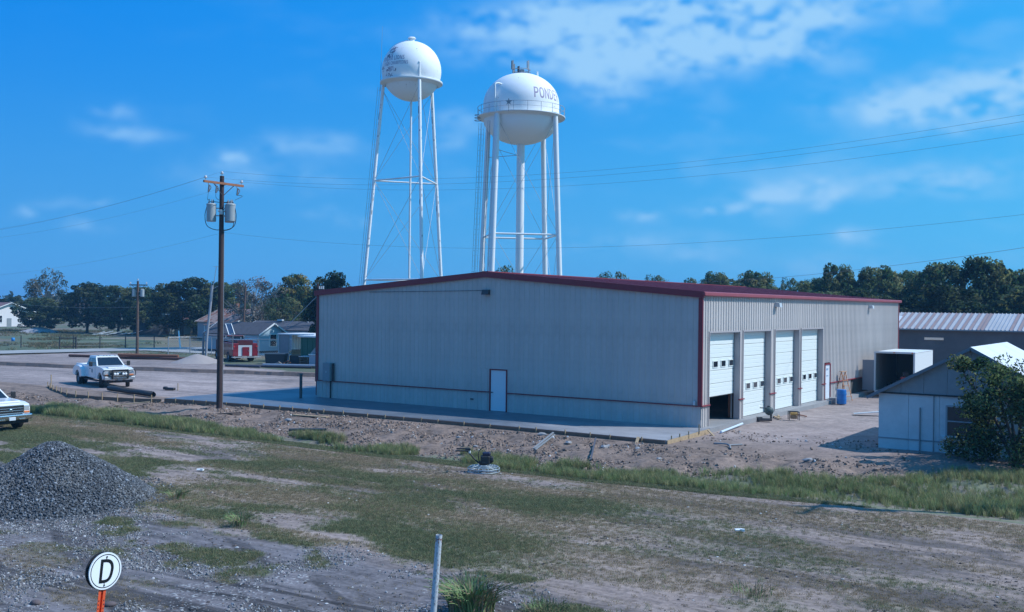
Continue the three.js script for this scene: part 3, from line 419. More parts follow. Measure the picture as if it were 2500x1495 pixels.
{
  const cx = -44.37, cz = -51.6, t = thing('water_tower', 'wide white water tower with purple lettering, railed balcony and rooftop antennas', 'water tower', [cx, -0.3, cz]);
  const ly = y => y + 0.3, R = 4.23, yb = 26.4;
  const prof = []; for (let i = 0; i <= 18; i++) { const a = -Math.PI / 2 + Math.PI / 2 * i / 18; prof.push([Math.max(0.001, R * Math.cos(a)), ly(yb) + 2.9 * Math.sin(a)]); }
  for (let i = 1; i <= 6; i++) prof.push([R, ly(yb) + 1.5 * i / 6]);
  for (let i = 1; i <= 20; i++) { const a = Math.PI / 2 * i / 20; prof.push([Math.max(0.001, R * Math.cos(a)), ly(yb) + 1.5 + 3.5 * Math.sin(a)]); }
  let Ltot = 0; const ls = [0]; for (let i = 1; i < prof.length; i++) ls.push(Ltot += Math.hypot(prof[i][0] - prof[i - 1][0], prof[i][1] - prof[i - 1][1]));
  const P2 = []; for (let i = 0; i <= 60; i++) { const s = Ltot * i / 60; let k = 1; while (ls[k] < s && k < ls.length - 1) k++; const f = (s - ls[k - 1]) / (ls[k] - ls[k - 1]); P2.push([mix(prof[k - 1][0], prof[k][0], f), mix(prof[k - 1][1], prof[k][1], f)]); }
  const vAt = y => { let k = 1; while (prof[k][1] < ly(y) && k < prof.length - 1) k++; const f = (ly(y) - prof[k - 1][1]) / (prof[k][1] - prof[k - 1][1]); return mix(ls[k - 1], ls[k], f) / Ltot; };
  seed(44);
  const map = canvasTex(2048, 1024, (g, w, h) => {
    g.fillStyle = '#f2f3f2'; g.fillRect(0, 0, w, h); rustRun(g, w, h, 10);
    const yA = h * (1 - vAt(28.05)), yB = h * (1 - vAt(29.2)), px = (yA - yB) / 0.72; g.fillStyle = 'rgba(150,138,164,0.9)'; g.textAlign = 'center'; g.font = `${Math.round(px)}px monospace`;
    const mpp = 26.58 / w, vpp = Ltot / h; // metres per canvas pixel each way
    [...'PONDER'].forEach((c, i) => { const deg = 22.5 + i * 9.6, a = deg * Math.PI / 180, u = (((wAng(Math.sin(a), Math.cos(a)) / (2 * Math.PI)) % 1) + 1) % 1; g.save(); g.translate(u * w, yA); g.scale(vpp / mpp * 0.70, 1); g.lineWidth = 4; g.strokeStyle = g.fillStyle; g.fillText(c, 0, 0); g.strokeText(c, 0, 0); g.restore(); });
    const a = 62 * Math.PI / 180, u = (((wAng(Math.sin(a), Math.cos(a)) / (2 * Math.PI)) % 1) + 1) % 1; smudge(g, u * w, h * (1 - vAt(27.4)), 26, 'rgba(70,66,90,0.8)', 14);
  });
  part('tank', lathe(P2, 72), new THREE.MeshStandardMaterial({ map, roughness: 0.7 }), t);
  part('balcony', [lathe([[4.2, ly(yb) - 0.2], [4.9, ly(yb) - 0.04], [4.92, ly(yb) + 0.1], [4.86, ly(yb) + 0.1], [4.8, ly(yb) + 0.02], [4.2, ly(yb) + 0.02]], 72)], M.tank, t);
  const ring = (r, y, k) => new THREE.TorusGeometry(r, k, 5, 72).rotateX(Math.PI / 2).translate(0, y, 0), posts = []; for (let i = 0; i < 20; i++) { const a = i / 20 * Math.PI * 2 + 0.1; posts.push(rod([4.86 * Math.sin(a), ly(yb) + 0.05, 4.86 * Math.cos(a)], [4.86 * Math.sin(a), ly(yb) + 1.12, 4.86 * Math.cos(a)], 0.026, 0.026, 5)); }
  part('railing', [ring(4.86, ly(yb) + 1.1, 0.03), ring(4.86, ly(yb) + 0.6, 0.022), posts], M.steel, t);
  const legs = [[-0.57, 0.82], [0.82, 0.57], [0.57, -0.82], [-0.82, -0.57]], r = y => 4.5 + (26.4 - y) * 0.045, P = (l, y) => around(0, 0, l[0], l[1], r(y), ly(y));
  legs.forEach(l => part('leg', [rod(P(l, -0.3), P(l, 26.5), 0.29, 0.29, 18)], M.tank, t));
  part('riser', [rod([0, 0, 0], [0, ly(yb) - 2.75, 0], 0.44, 0.44, 24)], M.tank, t);
  for (let i = 0; i < 4; i++) { part('strut', [rod(P(legs[i], 13.3), P(legs[(i + 1) % 4], 13.3), 0.10)], M.tank, t); part('brace_rod', [rod(P(legs[i], 25.8), P(legs[(i + 1) % 4], 13.3), 0.02, 0.02, 5), rod(P(legs[(i + 1) % 4], 25.8), P(legs[i], 13.3), 0.02, 0.02, 5), rod(P(legs[i], 13.3), P(legs[(i + 1) % 4], 1), 0.02, 0.02, 5), rod(P(legs[(i + 1) % 4], 13.3), P(legs[i], 1), 0.02, 0.02, 5)], M.steel, t); }
  part('strut', [rod(around(0, 0, 0.1, -0.8, 0.4, ly(22.4)), P(legs[3], 22.4), 0.03), rod([0, ly(22.2), 0], P(legs[0], 22.4), 0.03)], M.steel, t);
  const nl = legs[0], side = (p, d) => [p[0] + CR[0] * d, p[1], p[2] + CR[1] * d];
  const o1 = around(0, 0, -0.66, 0.78, 4.36, ly(29.5)), o2 = around(0, 0, -0.66, 0.78, 4.36, ly(26.2));
  part('overflow_pipe', [tube([around(0, 0, -0.56, 0.74, 3.9, ly(29.62)), around(0, 0, -0.61, 0.76, 4.2, ly(29.66)), o1, around(0, 0, -0.66, 0.78, 4.36, ly(29.0))], 0.1, 16, 8), rod(around(0, 0, -0.66, 0.78, 4.36, ly(29.1)), o2, 0.1), rod(o2, side(P(nl, 0), -0.5), 0.09)], M.tank, t);
  const fl = legs[3];
  for (const d of [-0.5, -0.85]) { const rungs = []; for (let y = 1; y < 26; y += 0.6) rungs.push(rod(side(P(fl, y), d), side(P(fl, y), d - 0.24), 0.014, 0.014, 4)); part(d === -0.5 ? 'ladder' : 'cable_run', [rod(side(P(fl, 0), d), side(P(fl, 26.3), d), 0.022, 0.022, 5), rod(side(P(fl, 0), d - 0.24), side(P(fl, 26.3), d - 0.24), 0.02, 0.02, 5), rungs], d === -0.5 ? M.steel : M.grey, t); }
  part('cable_run', [rod(side(P(nl, 0), -0.85), side(P(nl, 25.5), -0.8), 0.032, 0.032, 5), rod(side(P(nl, 0), -1.05), side(P(nl, 25.5), -1.0), 0.026, 0.026, 5)], M.grey, t);
  const gate = around(0, 0, -0.97, 0.15, 4.95, ly(yb)); part('ladder_cage', [0, 0.3, 0.6].map(h => new THREE.TorusGeometry(0.35, 0.035, 5, 16).rotateX(Math.PI / 2).translate(gate[0], gate[1] - 0.4 + h, gate[2])), M.grey, t);
  const top = ly(31.4);
  const A = (right, near, h, pan) => { const p = around(0, 0, right, near, 1, top); const a = part('antenna', [rod([p[0], top - 0.15, p[2]], [p[0], top + h, p[2]], 0.05)], M.grey, t); if (pan) part('antenna_panel', [rb(0.2, 1.0, 0.14, p[0] - 0.1, top + h - 0.55, p[2] + 0.08, 0.04)], pan, a); return a; };
  A(-0.95, 0.3, 1.45, M.grey); A(-0.25, -0.9, 1.1, M.dark); A(0.78, 0.25, 1.45, M.greyLight); A(-0.8, -0.4, 1.2, M.grey);
  part('antenna_frame', [beam(around(0, 0, -1, 0, 1, top + 0.1), around(0, 0, 1, 0, 1, top + 0.1), 0.1, 0.1), beam(around(0, 0, 0, -1, 1, top + 0.1), around(0, 0, 0, 1, 1, top + 0.1), 0.1, 0.1), ring(0.95, top + 0.42, 0.04), rod([0, top - 0.1, 0], [0, top + 0.45, 0], 0.32)], M.grey, t);
  part('roof_light', [rod(around(0, 0, 1, 0.1, 1.75, top - 0.3), around(0, 0, 1, 0.1, 1.75, top + 0.25), 0.12, 0.08)], M.tank, t);
  const st = around(0, 0, -0.28, 0.96, 4.9, ly(27.35)); const star = new THREE.Shape(); for (let i = 0; i < 10; i++) { const rr2 = i % 2 ? 0.16 : 0.4, a = i / 10 * 6.2832 + Math.PI / 2; i ? star.lineTo(rr2 * Math.cos(a), rr2 * Math.sin(a)) : star.moveTo(rr2 * Math.cos(a), rr2 * Math.sin(a)); }
  part('star_ornament', [new THREE.ExtrudeGeometry(star, { depth: 0.06, bevelEnabled: false }).rotateY(YAW - 0.2).translate(...st), rod([st[0], st[1] - 1, st[2]], st, 0.03)], M.grey, t);
}

// ------------------------------------------------------------------ utility poles and lines
const porc = mat([0.55, 0.56, 0.58], 0.25), trafo = mat([0.42, 0.47, 0.49], 0.4, { map: 'grime', uv: 1 });
function utilityPole(label, x, z, H, opt = {}) {
  const y0 = groundY(x, z), t = thing('utility_pole', label, 'utility pole', [x, y0, z], opt.turn || 0, opt.group), h = H - y0;
  part('pole', [rod([0, -0.2, 0], [0, h, 0], 0.165, 0.115, 16)], opt.wood || M.poleWood, t);
  const ay = h - 0.42, al = opt.arm || 2.7;
  const arm = part('crossarm', [bx(0.1, 0.12, al, 0.16, ay, 0)], mat(opt.armC || [0.40, 0.17, 0.09], 0.85, { map: 'wood', uv: 0.9 }), t);
  part('brace', [beam([0.16, ay - 0.04, 0.7], [0.1, ay - 0.62, 0.05], 0.012, 0.04), beam([0.16, ay - 0.04, -0.7], [0.1, ay - 0.62, -0.05], 0.012, 0.04), bx(0.06, 0.16, 0.3, 0.09, ay, 0)], M.dark, t);
  const ins = (xx, yy, zz) => part('insulator', [rod([xx, yy, zz], [xx, yy + 0.12, zz], 0.02), lathe([[0.03, 0.1], [0.09, 0.12], [0.095, 0.15], [0.05, 0.17], [0.075, 0.2], [0.06, 0.24], [0.001, 0.26]], 12).translate(xx, yy, zz)], porc, t);
  ins(0.16, ay + 0.06, al / 2 - 0.12); ins(0.16, ay + 0.06, -al / 2 + 0.12); ins(0.0, h, 0);
  if (opt.cutouts !== false) for (const zz of [al / 2 - 0.3, 0.55, -al / 2 + 0.45]) part('fuse_cutout', [rod([0.24, ay - 0.18, zz], [0.30, ay - 0.56, zz + 0.1], 0.045), rod([0.16, ay - 0.08, zz], [0.26, ay - 0.32, zz + 0.02], 0.02), tube([[0.26, ay - 0.18, zz], [0.36, ay - 0.3, zz - 0.02], [0.33, ay - 0.54, zz + 0.08]], 0.022, 10, 5)], mat([0.12, 0.13, 0.15], 0.4), t);
  const s = opt.ts || 1, ty = h - (opt.td || 1.55);
  (opt.trafos || []).forEach(([dx, dz]) => {
    const g = part('transformer', [lathe([[0.001, -0.92 * s], [0.24 * s, -0.92 * s], [0.255 * s, -0.88 * s], [0.255 * s, -0.04 * s], [0.27 * s, -0.03 * s], [0.27 * s, 0.02 * s], [0.2 * s, 0.06 * s], [0.001, 0.08 * s]], 24).translate(dx, ty, dz)], trafo, t);
    part('bushing', [[0.1, 0.05], [-0.1, 0.07], [0.0, -0.13]].map(([a, b]) => lathe([[0.03, 0], [0.045, 0.03], [0.03, 0.07], [0.045, 0.11], [0.03, 0.15], [0.02, 0.24], [0.001, 0.25]], 10).scale(s, s, s).translate(dx + a * s, ty + 0.03, dz + b * s)), M.grey, g);
    part('hanger', [beam([dx, ty - 0.2, dz], [0, ty - 0.2, 0], 0.1, 0.06), beam([dx, ty - 0.6, dz], [0, ty - 0.6, 0], 0.1, 0.06)], M.steel, t);
    if (s === 1) part('lead', [tube([[dx * 1.45, ty - 0.12, dz * 1.45], [dx * 1.62, ty - 0.6, dz * 1.62], [dx * 1.4, ty - 1.15, dz * 1.4], [dx * 0.6, ty - 1.36, dz * 0.6], [0, ty - 1.36, 0]], 0.02, 28, 5), tube([[dx * 1.45, ty - 0.12, dz * 1.45], [dx * 1.25, ty + 0.12, dz * 1.25], [0, ty + 0.12, 0]], 0.018, 16, 5)], M.black, t);
  });
  if (s === 1 && opt.trafos) { part('jumper', [tube([[0.30, ay - 0.56, al / 2 - 0.2], [0.3, ay - 0.95, al / 2 - 0.15], [-0.4, ty + 0.28, 0.5]], 0.012, 20, 4), tube([[0.30, ay - 0.56, 0.65], [0.25, ay - 0.8, 0.6], [0, ty + 0.2, 0.1]], 0.012, 16, 4), tube([[0.30, ay - 0.56, -0.8], [0.55, ay - 0.6, -0.95], [0.6, ty + 0.25, -0.4]], 0.012, 16, 4)], M.dark, t); part('bracket', [new THREE.TorusGeometry(0.17, 0.03, 6, 18).rotateX(Math.PI / 2).translate(0, ty - 0.35, 0), rb(0.16, 0.26, 0.16, 0.14, ty - 0.42, 0.14, 0.03)], M.greyLight, t); part('riser_conduit', [rod([0.12, 0, -0.12], [0.10, ty - 1.4, -0.10], 0.02, 0.02, 6)], M.steel, t); }
  return t;
}
const rad = (k, d) => [-CR[0] * k - CN[0] * d, -CR[1] * k - CN[1] * d];
const p1 = utilityPole('tall brown utility pole with two grey transformers on dirt bank before the building', -25.0, 6.75, 12.35, { trafos: [rad(0.54, -0.05), rad(-0.50, -0.05), rad(-0.28, 0.55)] });
utilityPole('utility pole beside the shed, outside the right edge of the view', 19.2, 6.7, 12.3, { trafos: [[0.5, 0], [-0.5, 0]] });
utilityPole('smaller utility pole with two transformers by the far road', -77.8, -26.5, 7.75, { trafos: [[0.1, 0.46], [0.1, -0.46]], ts: 0.82, td: 0.95, arm: 2.0, cutouts: false, turn: 2.16, armC: [0.12, 0.08, 0.06], wood: mat([0.16, 0.10, 0.075], 0.9, { map: 'pole', uv: 1.7 }) });
const wireM = mat([0.17, 0.19, 0.22], 0.6);
function wire(label, a, b, sag, r = 0.0042) { const pts = []; for (let i = 0; i <= 12; i++) { const t = i / 12; pts.push([mix(a[0], b[0], t), mix(a[1], b[1], t) - sag * 4 * t * (1 - t), mix(a[2], b[2], t)]); } return solo('power_line', label, 'power line', [tube(pts, r, 60, 5)], wireM); }
wire('overhead line from near crossarm end of tall pole to the right', [-24.84, 12.15, 7.95], [19.36, 12.1, 7.9], 1.35);
wire('overhead line from far crossarm end of tall pole to the right', [-24.84, 12.15, 5.5], [19.36, 12.1, 5.5], 1.35);
wire('overhead line from the top of tall pole to the right', [-25.0, 12.6, 6.75], [19.2, 12.55, 6.7], 1.4);
wire('lower sagging line from tall pole across building front to the right', [-24.95, 9.3, 6.65], [19.2, 9.2, 6.6], 1.25);
wire('overhead line from near crossarm end of tall pole to the left', [-24.84, 12.15, 7.95], [-76, 10.4, 7.2], 1.5);
wire('overhead line from far crossarm end of tall pole to the left', [-24.84, 12.15, 5.5], [-76, 10.4, 4.8], 1.5);
wire('overhead line from the top of tall pole to the left', [-25.0, 12.6, 6.75], [-76, 10.8, 6.0], 1.6);
wire('lower sagging line from tall pole to the left', [-24.95, 9.3, 6.65], [-76, 7.6, 6], 1.4);
wire('thin service line rising to the right behind the building roof', [-26.9, 7.95, -45.3], [13.5, 8.5, -6.5], 0.6, 0.009);
wire('thin line crossing before the trees by the far pole', [-78, 4.9, -26.5], [-150, 7.2, -40], 1.0, 0.014);
{
  const y = -0.2, t = thing('lamp_pole', 'leaning pale steel pole with thin mast beside the fire truck', 'pole', [-67.4, y, -27.3]);
  part('pole', [tube([[0, 0, 0], [0.1, 2, 0], [0.35, 4.5, -0.1], [0.62, 7.5, -0.2]], 0.13, 20, 10)], mat([0.33, 0.33, 0.36], 0.6), t);
  part('post', [rod([-0.36, 0, 0.1], [-0.3, 2.6, 0.1], 0.12)], mat([0.2, 0.2, 0.23], 0.7), t);
  part('mast', [rod([0.7, 7.2, -0.2], [1.0, 9.5, -0.4], 0.03), rod([0.6, 9.45, -0.3], [1.7, 9.45, -0.9], 0.02)], M.steel, t);
  part('arm', [tube([[0.62, 7.1, -0.2], [1.2, 7.4, -0.5], [1.9, 7.45, -0.9]], 0.03, 12, 6)], M.steel, t);
}
solo('wood_pole', 'bare weathered pole behind the roofs, before the leafless tree', 'pole', [rod([0, 0, 0], [0.3, 8.3, -0.2], 0.17, 0.12)], mat([0.13, 0.075, 0.055], 0.9), [-97, -0.2, -58.3]);
{
  const t = thing('service_pole', 'dark pole with insulators at the left corner of the building', 'pole', [-35.1, -0.2, -10.8]);
  part('pole', [rod([0, 0, 0], [0, 7.2, 0], 0.12, 0.09)], M.poleWood, t); part('crossarm', [bx(0.9, 0.08, 0.08, 0.2, 6.75, 0)], M.poleWood, t); for (const k of [0.2, 0.4, 0.58]) part('insulator', [rod([k, 6.79, 0], [k, 7.0, 0], 0.05, 0.04)], porc, t); part('guy_wire', [rod([0, 6.3, 0], [-1.9, 4.0, 1.2], 0.02)], M.steel, t);
}

// ------------------------------------------------------------------ vehicles
function wheel(r, w, rimM) { // axis along z
  const ty = lathe([[r * 0.62, -w / 2], [r * 0.9, -w / 2], [r, -w * 0.34], [r, w * 0.34], [r * 0.9, w / 2], [r * 0.62, w / 2], [r * 0.58, 0], [r * 0.62, -w / 2]], 28).rotateX(Math.PI / 2);
  const rim = [lathe([[0.001, w * 0.30], [r * 0.16, w * 0.32], [r * 0.2, w * 0.18], [r * 0.5, w * 0.26], [r * 0.62, w * 0.40], [r * 0.63, -w * 0.4]], 20).rotateX(Math.PI / 2)];
  return g => { const o = part('wheel', [lathe([[0.001, -w * 0.1], [r * 0.6, -w * 0.1], [r * 0.6, w * 0.1], [0.001, w * 0.1]], 16).rotateX(Math.PI / 2)], M.dark, g); part('tyre', [ty.clone()], M.rubber, o); part('rim', rim.map(x => x.clone()), rimM, o); return o; };
}
function faceSlab(a, b, c, d, in0, in1, in2, in3, th) { // panel set into face abcd, inset by fractions left, right, bottom, top
  const A = V(...a), B = V(...b), C = V(...c), Dd = V(...d), at = (s, t) => { const p = A.clone().lerp(B, s), q = Dd.clone().lerp(C, s); return p.lerp(q, t).toArray(); };
  const n = B.clone().sub(A).cross(Dd.clone().sub(A)).normalize().multiplyScalar(th * 0.5).toArray(), sh = p => [p[0] + n[0], p[1] + n[1], p[2] + n[2]];
  return quads([[at(in0, in2), at(1 - in1, in2), at(1 - in1, 1 - in3), at(in0, 1 - in3)].map(sh)], th);
}
const paint = new THREE.MeshPhysicalMaterial({ color: lin(0.78, 0.79, 0.79), roughness: 0.3, clearcoat: 0.7, clearcoatRoughness: 0.1 });
const lampGlass = mat([0.72, 0.75, 0.78], 0.08, { metalness: 0.5 }), amber = mat([0.62, 0.16, 0.03], 0.3);
function pickup(label, pos, turn, dually) { // forward +x, right +z
  const t = thing('pickup_truck', label, 'pickup truck', pos, turn);
  const s = new THREE.Shape(); s.moveTo(-3.1, 0.72); s.lineTo(-2.56, 0.62); s.absarc(-2.0, 0.46, 0.55, Math.PI - 0.28, 0.28, true); s.lineTo(1.45, 0.56); s.absarc(2.0, 0.46, 0.54, Math.PI - 0.2, 0.2, true); s.lineTo(2.82, 0.66); s.lineTo(2.86, 1.02); s.lineTo(2.80, 1.20); s.lineTo(2.45, 1.29); s.lineTo(1.25, 1.38); s.lineTo(-0.98, 1.38); s.lineTo(-0.98, 1.0); s.lineTo(-3.1, 1.0); s.closePath();
  part('body', [new THREE.ExtrudeGeometry(s, { depth: 1.86, bevelEnabled: true, bevelSize: 0.03, bevelThickness: 0.05, bevelSegments: 2, curveSegments: 20 }).translate(0, 0, -0.93), rb(1.5, 0.10, 1.3, 1.9, 1.33, 0, 0.05)], paint, t);
  part('bed', [rb(2.12, 0.42, 0.14, -2.05, 1.18, 0.91, 0.04), rb(2.12, 0.42, 0.14, -2.05, 1.18, -0.91, 0.04), rb(0.1, 0.42, 1.7, -1.03, 1.18, 0, 0.03)], paint, t);
  part('tailgate', [rb(0.1, 0.62, 1.7, -3.08, 1.06, 0, 0.04)], paint, t);
  part('undercarriage', [bx(5.4, 0.22, 0.9, -0.2, 0.55, 0), bx(0.3, 0.25, 1.5, 2.0, 0.45, 0), bx(0.3, 0.25, 1.5, -2.0, 0.45, 0), bx(2.6, 0.08, 0.2, 0.1, 0.42, 0.9), bx(2.6, 0.08, 0.2, 0.1, 0.42, -0.9)], M.dark, t);
  if (dually) for (const z of [1, -1]) { const f = new THREE.Shape(); f.moveTo(-2.98, 0.66); f.lineTo(-2.9, 1.02); f.quadraticCurveTo(-2.6, 1.26, -2.0, 1.27); f.quadraticCurveTo(-1.4, 1.25, -1.12, 1.0); f.lineTo(-1.02, 0.62); f.lineTo(-1.44, 0.55); f.absarc(-2.0, 0.46, 0.55, 0.2, Math.PI - 0.3, false); f.closePath(); part('fender', [new THREE.ExtrudeGeometry(f, { depth: 0.22, bevelEnabled: true, bevelSize: 0.05, bevelThickness: 0.06, bevelSegments: 3, curveSegments: 16 }).translate(0, 0, z > 0 ? 0.96 : -1.18)], paint, t); }
  // cab
  const b = [[-0.97, 1.37], [1.26, 1.37]], u = [[-0.86, 1.92], [0.44, 1.95]], zb = 0.93, zt = 0.74;
  const B = (x, y, z) => [x, y, z], c0 = B(b[0][0], b[0][1], zb), c1 = B(b[1][0], b[1][1], zb), c2 = B(u[1][0], u[1][1], zt), c3 = B(u[0][0], u[0][1], zt), f = p => [p[0], p[1], -p[2]];
  part('cab', [quads([[c0, c1, c2, c3], [f(c1), f(c0), f(c3), f(c2)], [c1, f(c1), f(c2), c2], [f(c0), c0, c3, f(c3)]]), rb(1.36, 0.10, 1.50, -0.21, 1.955, 0, 0.048)], paint, t);
  part('windshield', [faceSlab(c1, f(c1), f(c2), c2, 0.05, 0.05, 0.04, 0.07, 0.016)], M.glass, t);
  for (const z of [1, -1]) { const q = z > 0 ? [c0, c1, c2, c3] : [f(c1), f(c0), f(c3), f(c2)]; part('side_window', [z > 0 ? faceSlab(...q, 0.40, 0.07, 0.06, 0.12, 0.016) : faceSlab(...q, 0.07, 0.40, 0.06, 0.12, 0.016)], M.glass, t); part('rear_side_window', [z > 0 ? faceSlab(...q, 0.06, 0.65, 0.06, 0.12, 0.016) : faceSlab(...q, 0.65, 0.06, 0.06, 0.12, 0.016)], M.glass, t); }
  part('rear_window', [faceSlab(f(c0), c0, c3, f(c3), 0.08, 0.08, 0.1, 0.12, 0.016)], M.glass, t);
  for (const z of [1, -1]) { const d = part('door', [rb(1.16, 0.74, 0.03, 0.52, 0.98, z * 0.985, 0.014)], paint, t); part('handle', [rb(0.16, 0.04, 0.04, 0.08, 1.16, z * 1.01, 0.015)], M.dark, d); if (dually && z > 0) part('emblem', [new THREE.CylinderGeometry(0.15, 0.15, 0.006, 20).rotateX(Math.PI / 2).translate(0.5, 1.05, 1.004)], M.grey, d); }
  for (const z of [1, -1]) part('mirror', [rb(0.12, 0.32, 0.22, 1.0, 1.52, z * 1.24, 0.04), rod([1.05, 1.42, z * 0.92], [1.02, 1.45, z * 1.2], 0.025), rod([1.05, 1.58, z * 0.90], [1.02, 1.6, z * 1.2], 0.02)], M.black, t);
  for (const z of [-0.55, -0.2, 0, 0.2, 0.55]) part('roof_marker', [rb(0.1, 0.05, 0.09, 0.34, 2.015, z, 0.02)], dually ? M.dark : amber, t);
  // front end
  const gr = part('grille', [rb(0.08, 0.40, 1.28, 2.90, 1.0, 0, 0.03)], M.black, t);
  part('grille_bar', [rb(0.05, 0.055, 1.24, 2.945, 1.18, 0, 0.015), rb(0.05, 0.035, 1.16, 2.95, 1.06, 0, 0.012), rb(0.05, 0.035, 1.16, 2.95, 0.95, 0, 0.012), rb(0.05, 0.04, 1.24, 2.945, 0.83, 0, 0.015), rb(0.05, 0.36, 0.04, 2.945, 1.0, 0.62, 0.015), rb(0.05, 0.36, 0.04, 2.945, 1.0, -0.62, 0.015)], dually ? M.grey : M.chrome, gr);
  part('badge', [new THREE.SphereGeometry(0.09, 14, 8).scale(0.3, 0.55, 1).translate(2.975, 1.005, 0)], M.chrome, gr);
  for (const z of [1, -1]) { const h = part('headlight', [rb(0.12, 0.26, 0.30, 2.84, 1.05, z * 0.80, 0.05)], lampGlass, t); part('indicator', [rb(0.12, 0.09, 0.30, 2.84, 0.86, z * 0.80, 0.03)], amber, h); }
  part('bumper', [rb(0.2, 0.26, 2.02, 2.98, 0.66, 0, 0.07)], dually ? M.steel : M.chrome, t);
  part('air_dam', [rb(0.12, 0.2, 1.8, 2.86, 0.45, 0, 0.04)], M.black, t);
  part('rear_bumper', [rb(0.16, 0.2, 1.9, -3.2, 0.6, 0, 0.05)], M.steel, t);
  part('tow_hook', [bx(0.1, 0.05, 0.3, 3.08, 0.56, 0.48), bx(0.1, 0.05, 0.3, 3.08, 0.56, -0.48)], M.chrome, t);
  part('licence_plate', [rb(0.02, 0.15, 0.31, 3.1, 0.60, 0.0, 0.008)], mat([0.62, 0.68, 0.74], 0.5), t);
  for (const z of [1, -1]) part('tail_light', [rb(0.04, 0.34, 0.14, -3.14, 1.08, z * 0.87, 0.02)], mat([0.4, 0.02, 0.02], 0.3), t);
  const wh = wheel(0.41, 0.26, dually ? M.grey : M.chrome);
  const place = (x, z, steer) => { const o = wh(t); o.position.set(x, 0.41, z); if (z < 0) o.rotation.y = Math.PI; if (steer) o.rotation.y += steer; };
  place(2.0, 0.86, dually ? -0.35 : 0); place(2.0, -0.86, dually ? -0.35 : 0);
  for (const z of dually ? [0.74, 1.05, -0.74, -1.05] : [0.86, -0.86]) place(-2.0, z);
  if (dually) { part('grille_guard', [tube([[3.05, 0.5, 0.5], [3.16, 0.8, 0.5], [3.12, 1.22, 0.5]], 0.04, 10, 8), tube([[3.05, 0.5, -0.5], [3.16, 0.8, -0.5], [3.12, 1.22, -0.5]], 0.04, 10, 8), rod([3.12, 1.2, -0.52], [3.12, 1.2, 0.52], 0.035), rod([3.16, 0.78, -0.52], [3.16, 0.78, 0.52], 0.035), rod([3.16, 0.62, -0.52], [3.16, 0.62, 0.52], 0.03), ...[1, -1].map(z => tube([[3.13, 1.16, z * 0.5], [3.06, 1.18, z * 0.8], [2.95, 1.15, z * 1.02], [2.95, 0.85, z * 1.04], [3.05, 0.8, z * 0.8], [3.15, 0.8, z * 0.5]], 0.03, 24, 6)), bx(0.04, 0.55, 0.12, 3.1, 0.9, 0.5), bx(0.04, 0.55, 0.12, 3.1, 0.9, -0.5)], M.black, t); for (const z of [0.36, 0.19, -0.19, -0.36]) part('driving_lamp', [new THREE.SphereGeometry(0.085, 14, 10).scale(0.7, 1, 1).translate(3.14, 0.94, z)], mat([0.85, 0.87, 0.88], 0.1), t); }
  return t;
}
pickup('white pickup with wide rear fenders and black grille guard on dirt yard', [-42.95, -0.2, 1.42], -0.294, true);
pickup('white pickup with chrome bumper cut off by the left edge of photo', [-29.3, groundY(-28, 17) - 0.01, 17.7], 0.0, false);
